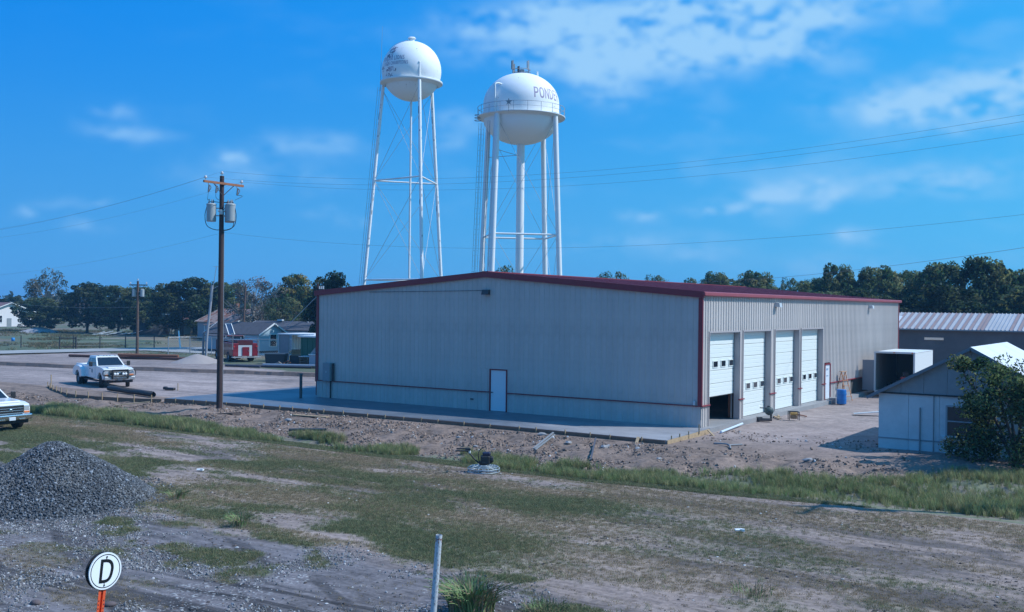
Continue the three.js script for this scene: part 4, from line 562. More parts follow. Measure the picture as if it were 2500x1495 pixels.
{
  const t = thing('fire_truck', 'old red fire truck seen from its rear, parked behind the utility pole', 'fire truck', [-57.9, -0.22, -24.2], 2.695);
  const red = new THREE.MeshPhysicalMaterial({ color: lin(0.20, 0.012, 0.022), roughness: 0.35, clearcoat: 0.5 }), redD = mat([0.10, 0.012, 0.016], 0.5, { map: 'grime', uv: 1 });
  part('body', [rb(3.4, 1.25, 0.55, 1.75, 1.2, 0.95, 0.05), rb(3.4, 1.25, 0.55, 1.75, 1.2, -0.95, 0.05), rb(2.2, 1.0, 2.3, 4.2, 1.1, 0, 0.06)], red, t);
  part('rear_panel', [bx(0.06, 1.05, 1.4, 0.12, 1.1, 0)], M.greyLight, t);
  const rd = part('rear_door', [rb(0.06, 0.85, 0.68, 0.05, 1.02, 0.05, 0.02)], red, t); part('handle', [rb(0.04, 0.14, 0.06, 0.0, 1.1, 0.28, 0.01)], M.chrome, rd);
  part('hose_bed', [bx(3.2, 0.5, 1.5, 1.8, 1.85, 0), bx(0.08, 0.42, 1.5, 0.12, 1.85, 0)], redD, t);
  part('step', [rb(0.6, 0.08, 2.75, -0.25, 0.48, 0, 0.02)], M.steel, t);
  part('rail', [rod([0.05, 2.2, -1.2], [0.05, 2.2, 1.2], 0.035), rod([0.05, 1.2, 1.2], [0.05, 2.45, 1.2], 0.03), rod([0.05, 1.2, -1.2], [0.05, 2.6, -1.2], 0.05), rod([0.05, 2.15, 1.2], [3.5, 2.15, 1.2], 0.03), rod([0.05, 2.15, -1.2], [3.5, 2.15, -1.2], 0.03)], M.chrome, t);
  part('cab', [rb(2.0, 1.3, 2.2, 5.9, 1.35, 0, 0.1), rb(1.5, 0.65, 2.0, 4.6, 2.15, 0, 0.12)], redD, t);
  part('window', [bx(1.0, 0.45, 2.04, 4.7, 2.2, 0), bx(0.06, 0.4, 1.8, 3.83, 2.2, 0)], M.glass, t);
  part('pump_panel', [bx(0.9, 0.9, 2.34, 3.95, 1.15, 0)], M.steel, t);
  part('emergency_light', [rod([4.6, 2.48, 0], [4.6, 2.68, 0], 0.12), rod([3.7, 2.2, 0.9], [3.7, 2.5, 0.9], 0.08), rod([3.7, 2.2, -0.9], [3.7, 2.5, -0.9], 0.08), rod([0.15, 1.9, 1.25], [0.15, 2.06, 1.25], 0.09), rod([0.15, 2.25, -0.4], [0.15, 2.4, -0.4], 0.08)], M.chrome, t);
  for (const z of [1, -1]) part('ladder', [rod([0.2, 2.0, z * 1.3], [4.0, 2.0, z * 1.3], 0.03), rod([0.2, 2.3, z * 1.3], [4.0, 2.3, z * 1.3], 0.03), ...[...Array(10)].map((_, i) => rod([0.4 + i * 0.38, 2.0, z * 1.3], [0.4 + i * 0.38, 2.3, z * 1.3], 0.015, 0.015, 5))], M.steel, t);
  part('tail_light', [rb(0.05, 0.14, 0.14, 0.0, 1.5, 1.1, 0.03), rb(0.05, 0.14, 0.14, 0.0, 1.5, -1.1, 0.03)], mat([0.6, 0.03, 0.02], 0.3), t);
  const wh = wheel(0.5, 0.5, M.greyLight); for (const [x, z] of [[1.7, 1.0], [1.7, -1.0], [6.0, 1.0], [6.0, -1.0]]) { const o = wh(t); o.position.set(x, 0.5, z); if (z < 0) o.rotation.y = Math.PI; }
}
{ // enclosed trailer with open rear
  const t = thing('box_trailer', 'white box trailer with open dark rear beside the building side wall', 'trailer', [2.3, -0.22, -25.9], 0.03);
  const W = 2.45, H = 2.5, L = 6.2, y0 = 0.45, w = M.white;
  part('box', [bx(0.06, H, L, W / 2, y0 + H / 2, -L / 2), bx(0.06, H, L, -W / 2, y0 + H / 2, -L / 2), bx(W + 0.06, 0.06, L, 0, y0 + H, -L / 2), bx(W, H, 0.06, 0, y0 + H / 2, -L + 0.03)], w, t);
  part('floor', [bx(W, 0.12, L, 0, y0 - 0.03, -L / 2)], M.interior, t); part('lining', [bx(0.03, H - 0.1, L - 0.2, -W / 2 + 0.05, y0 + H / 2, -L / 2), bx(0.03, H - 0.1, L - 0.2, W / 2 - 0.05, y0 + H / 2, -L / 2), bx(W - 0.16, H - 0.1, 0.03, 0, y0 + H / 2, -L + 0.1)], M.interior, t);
  part('rear_frame', [bx(0.1, H + 0.1, 0.1, -W / 2 - 0.01, y0 + H / 2, 0.05), bx(0.1, H + 0.1, 0.1, W / 2 + 0.01, y0 + H / 2, 0.05), bx(W - 0.08, 0.12, 0.1, 0, y0 + H, 0.05), bx(W, 0.12, 0.12, 0, y0 - 0.08, 0.06)], M.greyLight, t);
  part('rear_door', [bx(0.72, H - 0.5, 0.05, -W / 2 - 0.42, y0 + (H - 0.5) / 2 - 0.02, 0.12)], mat([0.17, 0.19, 0.22], 0.7), t);
  const wh = wheel(0.36, 0.24, M.grey); for (const [x, z] of [[1.12, -3.4], [1.12, -4.2], [-1.12, -3.4], [-1.12, -4.2]]) { const o = wh(t); o.rotation.y = x > 0 ? Math.PI / 2 : -Math.PI / 2; o.position.set(x, 0.36, z); }
  part('tongue', [rod([0.6, 0.35, -L], [0, 0.35, -L - 1.2], 0.05), rod([-0.6, 0.35, -L], [0, 0.35, -L - 1.2], 0.05)], M.dark, t);
  part('marker_light', [rb(0.1, 0.06, 0.04, W / 2 - 0.1, y0 + H + 0.0, 0.11, 0.01), rb(0.1, 0.06, 0.04, 0, y0 + H, 0.11, 0.01)], amber, t);
  const c = thing('machine', 'red machine standing inside the open trailer', 'machine', [2.9, 0.36, -27.2], 0.3); part('body', [rb(1.0, 0.5, 0.7, 0, 0.5, 0, 0.08)], mat([0.4, 0.05, 0.05], 0.5), c); part('engine', [rb(0.4, 0.35, 0.4, -0.2, 0.9, 0, 0.06)], M.dark, c); part('frame', [bx(1.1, 0.1, 0.5, 0, 0.15, 0), rod([0.5, 0.3, 0.2], [0.8, 1.1, 0.2], 0.03)], M.grey, c);
}

// ------------------------------------------------------------------ buildings around
function windowOn(parent, x, y, z, w, h, ry, dark = M.glass, fr = M.white, name = 'window') { // faces +z before turning
  const g = part(name, [bx(w, h, 0.04, 0, 0, 0.0)], dark, parent); g.position.set(x, y, z); g.rotation.y = ry;
  part('frame', [bx(0.09, h + 0.18, 0.08, -w / 2 - 0.045, 0, 0.01), bx(0.09, h + 0.18, 0.08, w / 2 + 0.045, 0, 0.01), bx(w, 0.09, 0.08, 0, h / 2 + 0.045, 0.01), bx(w, 0.09, 0.1, 0, -h / 2 - 0.045, 0.02), bx(w, 0.05, 0.06, 0, 0, 0.012)], fr, g); return g;
}
function gableHouse(name, label, cat, [x, y, z], turn, o) { // ridge along x, gable ends at +-l/2
  const t = thing(name, label, cat, [x, y, z], turn), { l, w, h, rise } = o, ov = o.over ?? 0.35;
  part('wall', [bx(l, h, 0.15, 0, h / 2, w / 2 - 0.075), bx(l, h, 0.15, 0, h / 2, -w / 2 + 0.075), bx(0.15, h, w - 0.3, -l / 2 + 0.075, h / 2, 0), bx(0.15, h, w - 0.3, l / 2 - 0.075, h / 2, 0)], o.wall, t);
  for (const s of [1, -1]) part('gable', [prism([[-w / 2, h], [w / 2, h], [0, h + rise]], 0.14).rotateY(Math.PI / 2).translate(s > 0 ? l / 2 - 0.142 : -l / 2 + 0.002, 0, 0)], o.gable || o.wall, t);
  const k = rise / (w / 2), e = w / 2 + ov, L = l / 2 + ov;
  for (const s of [1, -1]) part('roof_slope', [quads([[[-L * s, h + rise + 0.05, 0], [-L * s, h - ov * k + 0.05, e * s], [L * s, h - ov * k + 0.05, e * s], [L * s, h + rise + 0.05, 0]]], 0.07)], o.roof, t);
  const f = []; for (const sx of [1, -1]) for (const sz of [1, -1]) f.push(beam([sx * (L + 0.01), h + rise - 0.03, 0], [sx * (L + 0.01), h - ov * k - 0.03, sz * e], 0.05, 0.16));
  part('fascia', f, o.trim || M.white, t);
  return t;
}
const shingle = mat([0.085, 0.085, 0.10], 0.95, { map: 'shingle', uv: 3 }), rustRoof = mat([0.5, 0.34, 0.28], 0.8, { map: 'rust', uv: 6 });
{ // small blue house
  const t = gableHouse('house', 'small light blue house with dark roof behind the fire truck', 'house', [-74.8, -0.25, -39.2], 0, { l: 9, w: 4.0, h: 2.3, rise: 1.15, wall: mat([0.34, 0.47, 0.55], 0.7), roof: shingle });
  windowOn(t, 4.52, 1.45, -0.1, 0.95, 1.35, Math.PI / 2, M.glass); windowOn(t, 1.6, 1.3, 2.02, 0.7, 1.1, 0); part('door', [bx(0.9, 1.95, 0.05, -1.0, 1.0, 2.01)], M.grey, t); part('foundation', [bx(9.1, 0.35, 4.1, 0, 0.1, 0)], M.dark, t);
  part('porch_roof', [quads([[[-3.6, 2.1, 2.1], [-3.6, 1.9, 3.2], [0.6, 1.9, 3.2], [0.6, 2.1, 2.1]]], 0.06)], shingle, t);
}
{ // brown roofed house with white gable
  const t = gableHouse('house', 'weathered house with rusty roof and white gable among bare branches', 'house', [-107, -0.3, -66.5], -0.25, { l: 13, w: 8, h: 2.9, rise: 1.9, wall: mat([0.34, 0.32, 0.33], 0.8), gable: mat([0.62, 0.62, 0.62], 0.8), roof: rustRoof });
  windowOn(t, 6.52, 1.6, 0, 1.0, 1.2, Math.PI / 2); windowOn(t, 2, 1.6, 4.02, 1.0, 1.2, 0); windowOn(t, -2, 1.6, 4.02, 1.0, 1.2, 0);
  part('porch_roof', [quads([[[1, 2.9, 4.2], [1, 2.4, 6.6], [7, 2.4, 6.6], [7, 2.9, 4.2]]], 0.08)], rustRoof, t); for (const x of [1.3, 4, 6.7]) part('porch_post', [bx(0.14, 2.4, 0.14, x, 1.2, 6.4)], M.white, t); part('chimney', [bx(0.6, 1.2, 0.6, -1, 5.1, 0)], M.rust, t);
}
{
  const t = gableHouse('shack', 'small tan plank shack with steep gable under the dark trees', 'shack', [-128.8, -0.4, -75.0], -0.1, { l: 5, w: 4.2, h: 2.6, rise: 1.9, wall: mat([0.46, 0.36, 0.25], 0.9, { map: 'wood', uv: 2 }), roof: rustRoof, trim: M.lumber });
  windowOn(t, 2.52, 1.5, -0.5, 0.8, 1.3, Math.PI / 2, M.dark, M.lumber); part('door', [bx(0.05, 2.0, 0.9, 2.52, 1.0, 1.2)], M.dark, t); part('lean_to', [bx(4, 0.1, 3, -4.4, 2.2, 0.5), bx(0.12, 2.2, 0.12, -6.2, 1.1, 1.9), bx(0.12, 2.2, 0.12, -3.6, 1.1, 1.9)], rustRoof, t);
}
{
  const t = thing('storage_building', 'long dark shed in the shade under the big trees', 'shed', [-138.0, -0.4, -72.5], -0.55); part('wall', [bx(13, 2.6, 4, 0, 1.3, 0)], mat([0.06, 0.065, 0.07], 0.9), t); part('roof', [quads([[[-6.8, 2.6, 2.4], [6.8, 2.6, 2.4], [6.8, 3.3, -2.4], [-6.8, 3.3, -2.4]]], 0.1)], mat([0.1, 0.085, 0.085], 0.8), t); part('door', [bx(0.8, 2.0, 0.06, 5.4, 1.0, 2.02)], M.greyLight, t);
  const k = thing('corrugated_panel', 'pale mottled sheet panel leaning beside the tan shack', 'panel', [-133.5, -0.4, -72.8], -0.3); part('sheet', [bx(4.2, 2.2, 0.08, 0, 1.1, 0, -0.08)], mat([0.55, 0.6, 0.64], 0.6, { map: 'rust', uv: 9 }), k); part('post', [bx(0.1, 2.3, 0.1, -2.1, 1.15, -0.1), bx(0.1, 2.3, 0.1, 2.1, 1.15, -0.1)], M.lumber, k);
}
{
  const t = gableHouse('house', 'white house with low gable half hidden by a tree at far left', 'house', [-202, -0.5, -79], 0.0, { l: 17, w: 11.5, h: 3.4, rise: 2.1, wall: mat([0.72, 0.68, 0.68], 0.75), roof: mat([0.22, 0.12, 0.12], 0.9, { map: 'shingle', uv: 4 }), over: 0.6 });
  windowOn(t, 8.53, 2.0, 2.6, 1.6, 1.4, Math.PI / 2); windowOn(t, 8.53, 2.0, -2.8, 1.3, 1.4, Math.PI / 2); part('door', [bx(0.06, 2.1, 1.0, 8.53, 1.1, 0.2)], M.grey, t); part('foundation', [bx(17.1, 0.4, 11.6, 0, 0.15, 0)], M.dark, t);
}
{ // blue low house, roof just over the green shed
  const t = gableHouse('house', 'low blue grey house with dark roof behind the green shed', 'house', [-75, -0.3, -47.5], 0.25, { l: 11, w: 6.5, h: 2.6, rise: 0.95, wall: mat([0.42, 0.5, 0.58], 0.7), roof: shingle, over: 0.3 });
  windowOn(t, 5.52, 1.5, 0, 1.2, 1.0, Math.PI / 2); part('roof_vent', [rod([2, 3.3, 0.5], [2, 3.9, 0.5], 0.06), bx(0.7, 0.2, 0.5, -2, 3.7, 0.4)], M.greyLight, t);
}
{ // green shed and what stands round it
  const y = -0.22, t = thing('storage_shed', 'green metal shed with white roof edge at building left corner', 'shed', [-49.0, y, -26.6]);
  part('wall', [bx(4.3, 2.55, 3.4, 0, 1.275, 0)], mat([0.012, 0.12, 0.075], 0.6, { map: 'grime', uv: 2 }), t); part('roof', [bx(4.7, 0.14, 3.8, 0, 2.66, 0)], M.white, t); part('door', [bx(0.06, 2.0, 1.1, 2.17, 1.0, 0.2)], mat([0.02, 0.1, 0.07], 0.6), t);
  for (let i = 0; i < 7; i++) part('rib', [bx(0.04, 2.5, 0.04, -1.9 + i * 0.62, 1.27, 1.71)], mat([0.012, 0.11, 0.07], 0.6), t);
  const w = thing('carport', 'white ribbed panel and roof between blue house and green shed', 'carport', [-54.7, y, -28.9]);
  part('roof', [bx(5.0, 0.12, 3.6, 0.6, 2.72, 0)], M.white, w); part('wall_panel', [bx(0.05, 1.45, 2.2, -0.4, 1.95, 0.2)], M.white, w); for (let i = 0; i < 6; i++) part('rib', [bx(0.04, 1.4, 0.05, -0.36, 1.95, -0.75 + i * 0.38)], M.greyLight, w); part('post', [bx(0.1, 2.7, 0.1, -1.8, 1.35, 1.7), bx(0.1, 2.7, 0.1, 3.0, 1.35, 1.7), bx(0.1, 2.7, 0.1, -1.8, 1.35, -1.7)], M.greyLight, w); part('end_panel', [bx(1.3, 2.6, 0.06, -1.1, 1.35, 1.62)], M.grey, w); part('lower_panel', [bx(0.06, 1.2, 2.2, -0.42, 0.6, 0.2)], mat([0.32, 0.25, 0.18], 0.9, { map: 'wood', uv: 2 }), w);
  const b = thing('trash_bin', 'dark steel bin on grass between fire truck and green shed', 'bin', [-53.3, y, -23.9], 0.55); part('body', [prism([[-0.85, 0], [0.85, 0], [0.95, 1.0], [-0.95, 1.0]], 1.2).translate(0, 0, -0.6)], M.dark, b); part('rim', [bx(2.0, 0.07, 0.08, 0, 1.0, 0.6), bx(2.0, 0.07, 0.08, 0, 1.0, -0.6)], M.grey, b);
  const c = thing('crate', 'low dark crate behind the bin, beside the tan panel', 'crate', [-52.0, y, -25.2], 0.4); part('body', [bx(1.0, 0.8, 0.8, 0, 0.4, 0)], M.dark, c); part('slat', [bx(1.04, 0.08, 0.84, 0, 0.82, 0)], M.lumberOld, c);
  const g = thing('cabinet', 'blue grey cabinet with sloped pale lid against the green shed', 'cabinet', [-47.9, y, -24.0], 0.1); part('body', [bx(1.6, 1.1, 0.8, 0, 0.55, 0)], mat([0.32, 0.36, 0.42], 0.6), g); part('lid', [bx(1.7, 0.06, 0.9, 0, 1.13, 0, 0.12)], M.white, g); part('upper_box', [prism([[-0.8, 1.2], [0.8, 1.2], [0.8, 1.9], [-0.1, 1.9]], 0.6).translate(0, 0, -0.4)], M.grey, g); part('sign', [bx(0.4, 0.22, 0.04, 0.45, 2.05, 0)], M.greyLight, g);
  const p = thing('pallet_stack', 'stack of brown pallets before the green shed', 'pallet stack', [-49.6, y, -24.2], 0.1); for (let i = 0; i < 4; i++) part('pallet', [bx(1.1, 0.05, 0.9, 0, 0.18 + i * 0.18, 0), bx(0.1, 0.1, 0.9, -0.45, 0.1 + i * 0.18, 0), bx(0.1, 0.1, 0.9, 0.45, 0.1 + i * 0.18, 0)], M.lumberOld, p); part('tarp', [bx(1.3, 0.03, 0.9, 0, 0.86, 0, 0.05)], M.greyLight, p);
  const s = thing('scrap_pile', 'pile of rusty scrap on the grass before the dark bin', 'scrap pile', [-51.4, y, -22.6]); seed(8); for (let i = 0; i < 9; i++) { const x = rr(-0.9, 0.9), z = rr(-0.4, 0.4); part('scrap', [beam([x - rr(0.2, 0.7), 0.03, z], [x + rr(0.2, 0.7), rr(0.1, 0.5), z + rr(-0.3, 0.3)], 0.12, 0.05)], pick([M.rust, M.rust, M.lumber, M.grey]), s); }
}
{ // solar panel
  const t = thing('solar_panel', 'tilted solar panel on a post above the fire truck', 'solar panel', [-66.5, -0.2, -29.6], 0); part('post', [rod([0, 0, 0], [0, 2.6, 0], 0.06)], M.steel, t);
  const R = (a, b, c) => [a * CR[0] + c * CN[0], b, a * CR[1] + c * CN[1]], p = part('panel', [quads([[R(-0.55, 3.45, -0.5), R(0.05, 2.35, 0.3), R(0.62, 2.38, 0.3), R(0.02, 3.48, -0.5)]], 0.05)], mat([0.05, 0.09, 0.16], 0.2), t);
  part('frame', [beam(R(-0.57, 3.46, -0.5), R(0.03, 2.34, 0.3), 0.06, 0.06), beam(R(0.03, 2.34, 0.31), R(0.64, 2.37, 0.31), 0.06, 0.06), beam(R(0.64, 2.37, 0.3), R(0.04, 3.49, -0.5), 0.06, 0.06), beam(R(0.04, 3.49, -0.51), R(-0.57, 3.46, -0.51), 0.06, 0.06)], M.white, p);
}
{ // white shed on the right, gable to the viewer
  const W = 7.15, H = 2.1, Y = -0.3, L = 8.6, t = thing('shed', 'white shed with dark gable and bright metal roof behind the bush', 'shed', [11.52, Y, 0]);
  const siding = mat([0.76, 0.77, 0.77], 0.75, { map: 'grime', uv: 2.4 }), dk = mat([0.36, 0.36, 0.37], 0.9, { map: 'grime', uv: 1.6 });
  const h = H - Y, rise = 1.93, n = 6, pw = W / n;
  for (let i = 0; i < n; i++) part('wall_panel', [bx(pw - 0.012, h, 0.06, -W / 2 + (i + 0.5) * pw, h / 2, -0.03)], siding, t);
  part('base_board', [bx(W + 0.02, 0.05, 0.03, 0, 0.52, 0.015)], mat([0.3, 0.3, 0.31], 0.8), t);
  part('wall', [bx(0.1, h, L, -W / 2 + 0.05, h / 2, -L / 2 - 0.06), bx(0.1, h, L, W / 2 - 0.05, h / 2, -L / 2 - 0.06), bx(W, h, 0.1, 0, h / 2, -L)], siding, t);
  for (let i = 0; i < 8; i++) { const x0 = -W / 2 + i * W / 8, x1 = x0 + W / 8 - 0.012, yt = x => h + rise * (1 - Math.abs(x) / (W / 2)); const pts = [[x0, h + 0.004], [x1, h + 0.004], [x1, Math.max(h + 0.01, yt(x1))], [x0, Math.max(h + 0.01, yt(x0))]]; part('gable_panel', [prism(pts, 0.05).translate(0, 0, -0.03)], dk, t); }
  part('eave_board', [bx(W + 0.1, 0.06, 0.05, 0, h - 0.01, 0.045)], M.dark, t);
  const k = rise / (W / 2), e = W / 2 + 0.42;
  const metal = mat([0.86, 0.87, 0.88], 0.5, { map: 'grime', uv: 4 });
  for (const s of [1, -1]) for (let i = 0; i < 10; i++) { const z0 = 0.3 - i * 0.9, z1 = z0 - 0.89; part('roof_panel', [quads([s > 0 ? [[0, h + rise + 0.06, z1], [0, h + rise + 0.06, z0], [e, h + rise + 0.06 - e * k, z0], [e, h + rise + 0.06 - e * k, z1]] : [[0, h + rise + 0.06, z0], [0, h + rise + 0.06, z1], [-e, h + rise + 0.06 - e * k, z1], [-e, h + rise + 0.06 - e * k, z0]]], 0.03)], metal, t); }
  part('rake_board', [beam([0, h + rise - 0.01, 0.31], [e, h + rise - 0.01 - e * k, 0.31], 0.04, 0.12), beam([0, h + rise - 0.01, 0.31], [-e, h + rise - 0.01 - e * k, 0.31], 0.04, 0.12)], mat([0.18, 0.19, 0.21], 0.7), t);
  const wx = 11.35 - 11.52; const wd = part('window', [bx(1.3, 1.15, 0.04, wx - 0.05, 1.38, 0.01)], mat([0.045, 0.05, 0.06], 0.15), t); part('window_frame', [bx(0.07, 1.25, 0.05, wx - 0.74, 1.38, 0.03), bx(0.07, 1.25, 0.05, wx + 0.64, 1.38, 0.03), bx(1.3, 0.07, 0.05, wx - 0.05, 1.98, 0.03), bx(1.3, 0.05, 0.05, wx - 0.05, 1.38, 0.036)], mat([0.34, 0.36, 0.38], 0.7), wd); part('window_sill', [bx(1.7, 0.08, 0.34, wx - 0.1, 0.72, 0.17), bx(1.2, 0.12, 0.12, wx, 0.62, 0.1)], siding, wd);
  part('conduit', [rod([9.60 - 11.52, 0.1, 0.06], [9.60 - 11.52, 1.85, 0.06], 0.03)], M.grey, t); part('downpipe', [rod([10.12 - 11.52, 0, 0.05], [10.12 - 11.52, h - 0.05, 0.05], 0.02)], M.grey, t);
}
{ // long rear building
  const t = thing('long_building', 'long brown building with ribbed rust streaked roof behind the trailer', 'building', [6, -0.25, -46.0]);
  const W = 30, D = 8.4, h = 4.25, rise = 1.32, wall = mat([0.20, 0.17, 0.17], 0.9, { map: 'conc', uv: 5 });
  part('wall', [bx(W, h, 0.2, 0, h / 2, 0), bx(W, h, 0.2, 0, h / 2, -D), bx(0.2, h, D, -W / 2 + 0.1, h / 2, -D / 2), bx(0.2, h, D, W / 2 - 0.1, h / 2, -D / 2)], wall, t);
  const a = mat([0.52, 0.53, 0.56], 0.55, { map: 'grime', uv: 5 }), c = mat([0.36, 0.28, 0.28], 0.75, { map: 'grime', uv: 3 }); const n = 100, pw = W / n;
  seed(77); for (let i = 0; i < n; i++) { const x0 = -W / 2 + i * pw, x1 = x0 + pw - 0.02; const m = rnd() < (i % 2 ? 0.75 : 0.12) ? c : a; part('roof_panel', [quads([[[x0, h - 0.02, 0.4], [x1, h - 0.02, 0.4], [x1, h + rise, -D / 2], [x0, h + rise, -D / 2]]], 0.03), beam([x0, h + 0.02, 0.4], [x0, h + rise + 0.03, -D / 2], 0.06, 0.05)], m, t); }
  for (const i of [17, 59]) { const x0 = -W / 2 + i * pw; part('skylight', [quads([[[x0, h + 0.50, -1.2], [x0 + 1.3, h + 0.50, -1.2], [x0 + 1.3, h + 1.02, -2.8], [x0, h + 1.02, -2.8]]], 0.03)], mat([0.68, 0.71, 0.76], 0.5), t); }
  part('roof_slope', [quads([[[W / 2, h, -D - 0.4], [-W / 2, h, -D - 0.4], [-W / 2, h + rise, -D / 2], [W / 2, h + rise, -D / 2]]], 0.03)], a, t);
  part('eave_trim', [bx(W, 0.1, 0.06, 0, h - 0.06, 0.42)], M.grey, t);
  part('wall_vent', [bx(1.5, 0.2, 0.08, -5.4, 3.45, 0.14)], M.chrome, t);
}
// ------------------------------------------------------------------ fences
{
  const t = thing('wire_fence', 'wire fence with thin steel posts along the far field', 'fence', [0, -0.25, 0]); const P = [[-112, -19], [-103.9, -26.2], [-103.2, -27.1], [-100.6, -26.8], [-97.5, -27.4]], Q = [[-93.6, -29.1], [-95.5, -33.5], [-97.0, -38], [-94.0, -38.4], [-90.5, -38.4]];
  const pts = [[-118, -14], [-111, -19], [-104, -25.5], [-100.2, -26.4]], pts2 = [[-93.6, -29.1], [-92.6, -32], [-91.8, -35], [-90.6, -38.3]];
  for (const run of [pts, pts2]) { for (const p of run) part('post', [rod([p[0], 0, p[1]], [p[0], 1.5, p[1]], 0.06)], M.dark, t); for (let i = 0; i < run.length - 1; i++) for (const y of [0.4, 0.8, 1.2]) part('wire', [rod([run[i][0], y, run[i][1]], [run[i + 1][0], y, run[i + 1][1]], 0.015, 0.015, 4)], M.steel, t); }
  const g = thing('field_gate', 'dark pipe gate frame in the wire fence', 'gate', [0, -0.25, 0]); part('post', [rod([-94.7, 0, -28], [-94.7, 1.45, -28], 0.08)], M.dark, g); part('post', [rod([-93.4, 0, -29.3], [-93.4, 1.45, -29.3], 0.08)], M.dark, g); part('rail', [rod([-94.7, 1.3, -28], [-93.4, 1.3, -29.3], 0.05), rod([-94.7, 0.25, -28], [-93.4, 0.25, -29.3], 0.04)], M.dark, g);
  solo('barrel', 'bright blue barrel by a fence post in the far left field', 'barrel', [lathe([[0.001, 0], [0.2, 0], [0.21, 0.2], [0.2, 0.3], [0.21, 0.45], [0.001, 0.45]], 14)], mat([0.03, 0.25, 0.6], 0.5), [-105.2, 0.35, -28.3]);
  solo('leaning_post', 'pale leaning post beside the far road', 'post', [rod([0, 0, 0], [-0.75, 2.2, -0.3], 0.09)], M.white, [-85.5, -0.25, -38.3]);
}
function chainFence(label, pts, h) { const t = thing('chain_link_fence', label, 'fence', [0, -0.2, 0]); const wires = []; pts.forEach((p, i) => { part('post', [rod([p[0], 0, p[1]], [p[0], h, p[1]], 0.05)], M.steel, t); const q = pts[i + 1]; if (!q) return; part('rail', [rod([p[0], h - 0.03, p[1]], [q[0], h - 0.03, q[1]], 0.035)], M.steel, t); const n = Math.round(Math.hypot(q[0] - p[0], q[1] - p[1]) / 0.22), W = k => [mix(p[0], q[0], k), mix(p[1], q[1], k)]; for (let k = -8; k < n; k++) for (const s of [1, -1]) { let a = Math.max(0, k / n), b = Math.min(1, (k + 8) / n); if (b <= a) continue; const ya = (a * n - k) / 8, yb = (b * n - k) / 8; const A = W(a), B = W(b); wires.push(rod([A[0], h * (s > 0 ? ya : 1 - ya) * 0.97 + 0.02, A[1]], [B[0], h * (s > 0 ? yb : 1 - yb) * 0.97 + 0.02, B[1]], 0.006, 0.006, 3)); } }); const w = part('mesh', wires, M.steel, t); return t; }
chainFence('chain link fence with steel rail from the driveway to the fire truck', [[-74.2, -27.8], [-73.6, -30.2], [-71.6, -31.5], [-68.8, -33.5]], 1.9);
chainFence('short chain link fence before the blue house', [[-64.0, -31.4], [-62.2, -33.0], [-60.3, -34.6], [-58.6, -36.2]], 1.9);

// ------------------------------------------------------------------ heaps, loose objects
const stoneGeo = (() => { const g = new THREE.IcosahedronGeometry(1, 0), p = g.attributes.position; seed(3); const memo = {}; for (let i = 0; i < p.count; i++) { const k = [p.getX(i), p.getY(i), p.getZ(i)].map(v => v.toFixed(3)).join(); const f = memo[k] ??= 0.7 + 0.55 * rnd(); p.setXYZ(i, p.getX(i) * f, p.getY(i) * f, p.getZ(i) * f); } g.computeVertexNormals(); return g; })();
const stoneM = new THREE.MeshStandardMaterial({ color: 0xffffff, roughness: 0.9 });
function heapY(x, z, humps) { let y = -1; for (const [cx, cz, r, h] of humps) { const d = Math.hypot(x - cx, z - cz) / r; y = Math.max(y, h * (1.14 - 1.07 * Math.sqrt(d * d + 0.018))); } return y + 0.10 * (fbm(x * 1.4 + 7, z * 1.4 + 2, 3) - 0.5); }
function heap(name, label, humps, ext, step, m) {
  const [x0, x1, z0, z1] = ext, t = thing(name, label, 'pile'); const pos = [], idx = [], nx = Math.round((x1 - x0) / step), nz = Math.round((z1 - z0) / step);
  for (let j = 0; j <= nz; j++) for (let i = 0; i <= nx; i++) { const x = mix(x0, x1, i / nx), z = mix(z0, z1, j / nz); pos.push(x, Math.max(-0.15, heapY(x, z, humps)) + groundY(x, z) - 0.02, z); }
  for (let j = 0; j < nz; j++) for (let i = 0; i < nx; i++) { const a = j * (nx + 1) + i, b = a + 1, c = a + nx + 1, d = c + 1; idx.push(a, c, b, b, c, d); }
  const g = new THREE.BufferGeometry(); g.setAttribute('position', new THREE.Float32BufferAttribute(pos, 3)); g.setIndex(idx); g.computeVertexNormals(); part('heap', g, m, t); return t;
}
{
  const H = [[-10.1, 25.75, 2.85, 1.75], [-12.4, 27.2, 2.7, 1.3], [-12.0, 24.6, 2.5, 1.4]], t = heap('gravel_pile', 'heap of crushed blue grey gravel at the left edge of lane', H, [-16, -6, 21.5, 30.5], 0.12, mat([0.05, 0.053, 0.06], 1));
  seed(21); const sp = [], co = []; const dust = (x, z) => Math.max(sst(1.0, 0.2, Math.hypot(x + 11.9, z - 24.6)), 0.35 * sst(0.55, 0.75, fbm(x * 0.8 + 5, z * 0.8 + 3, 3)));
  for (let i = 0; i < 90000 && sp.length < 34000; i++) { const x = rr(-16, -6), z = rr(21.5, 30.5), h = heapY(x, z, H); if (h < -0.05 - 0.55 * Math.pow(rnd(), 3)) continue; if (h < 0.0 && rnd() > 0.45) continue; const s = rr(0.018, 0.044) * (rnd() < 0.06 ? 1.35 : 1); sp.push([x, Math.max(h, 0) + groundY(x, z) + s * 0.25, z, s * rr(0.7, 1.3), s * rr(0.6, 1), s * rr(0.7, 1.3), rr(0, 6), rr(0, 6), rr(0, 6)]); const v = 0.065 + 0.17 * rnd() * rnd() + (rnd() < 0.06 ? 0.2 : 0), d = dust(x, z); co.push(lin(mix(v * 0.92, 0.30, d * 0.6), mix(v * 0.98, 0.27, d * 0.6), mix(v * 1.08, 0.24, d * 0.6))); }
  t.add(stuff(inst('stone', stoneGeo, stoneM, sp, co)));
}
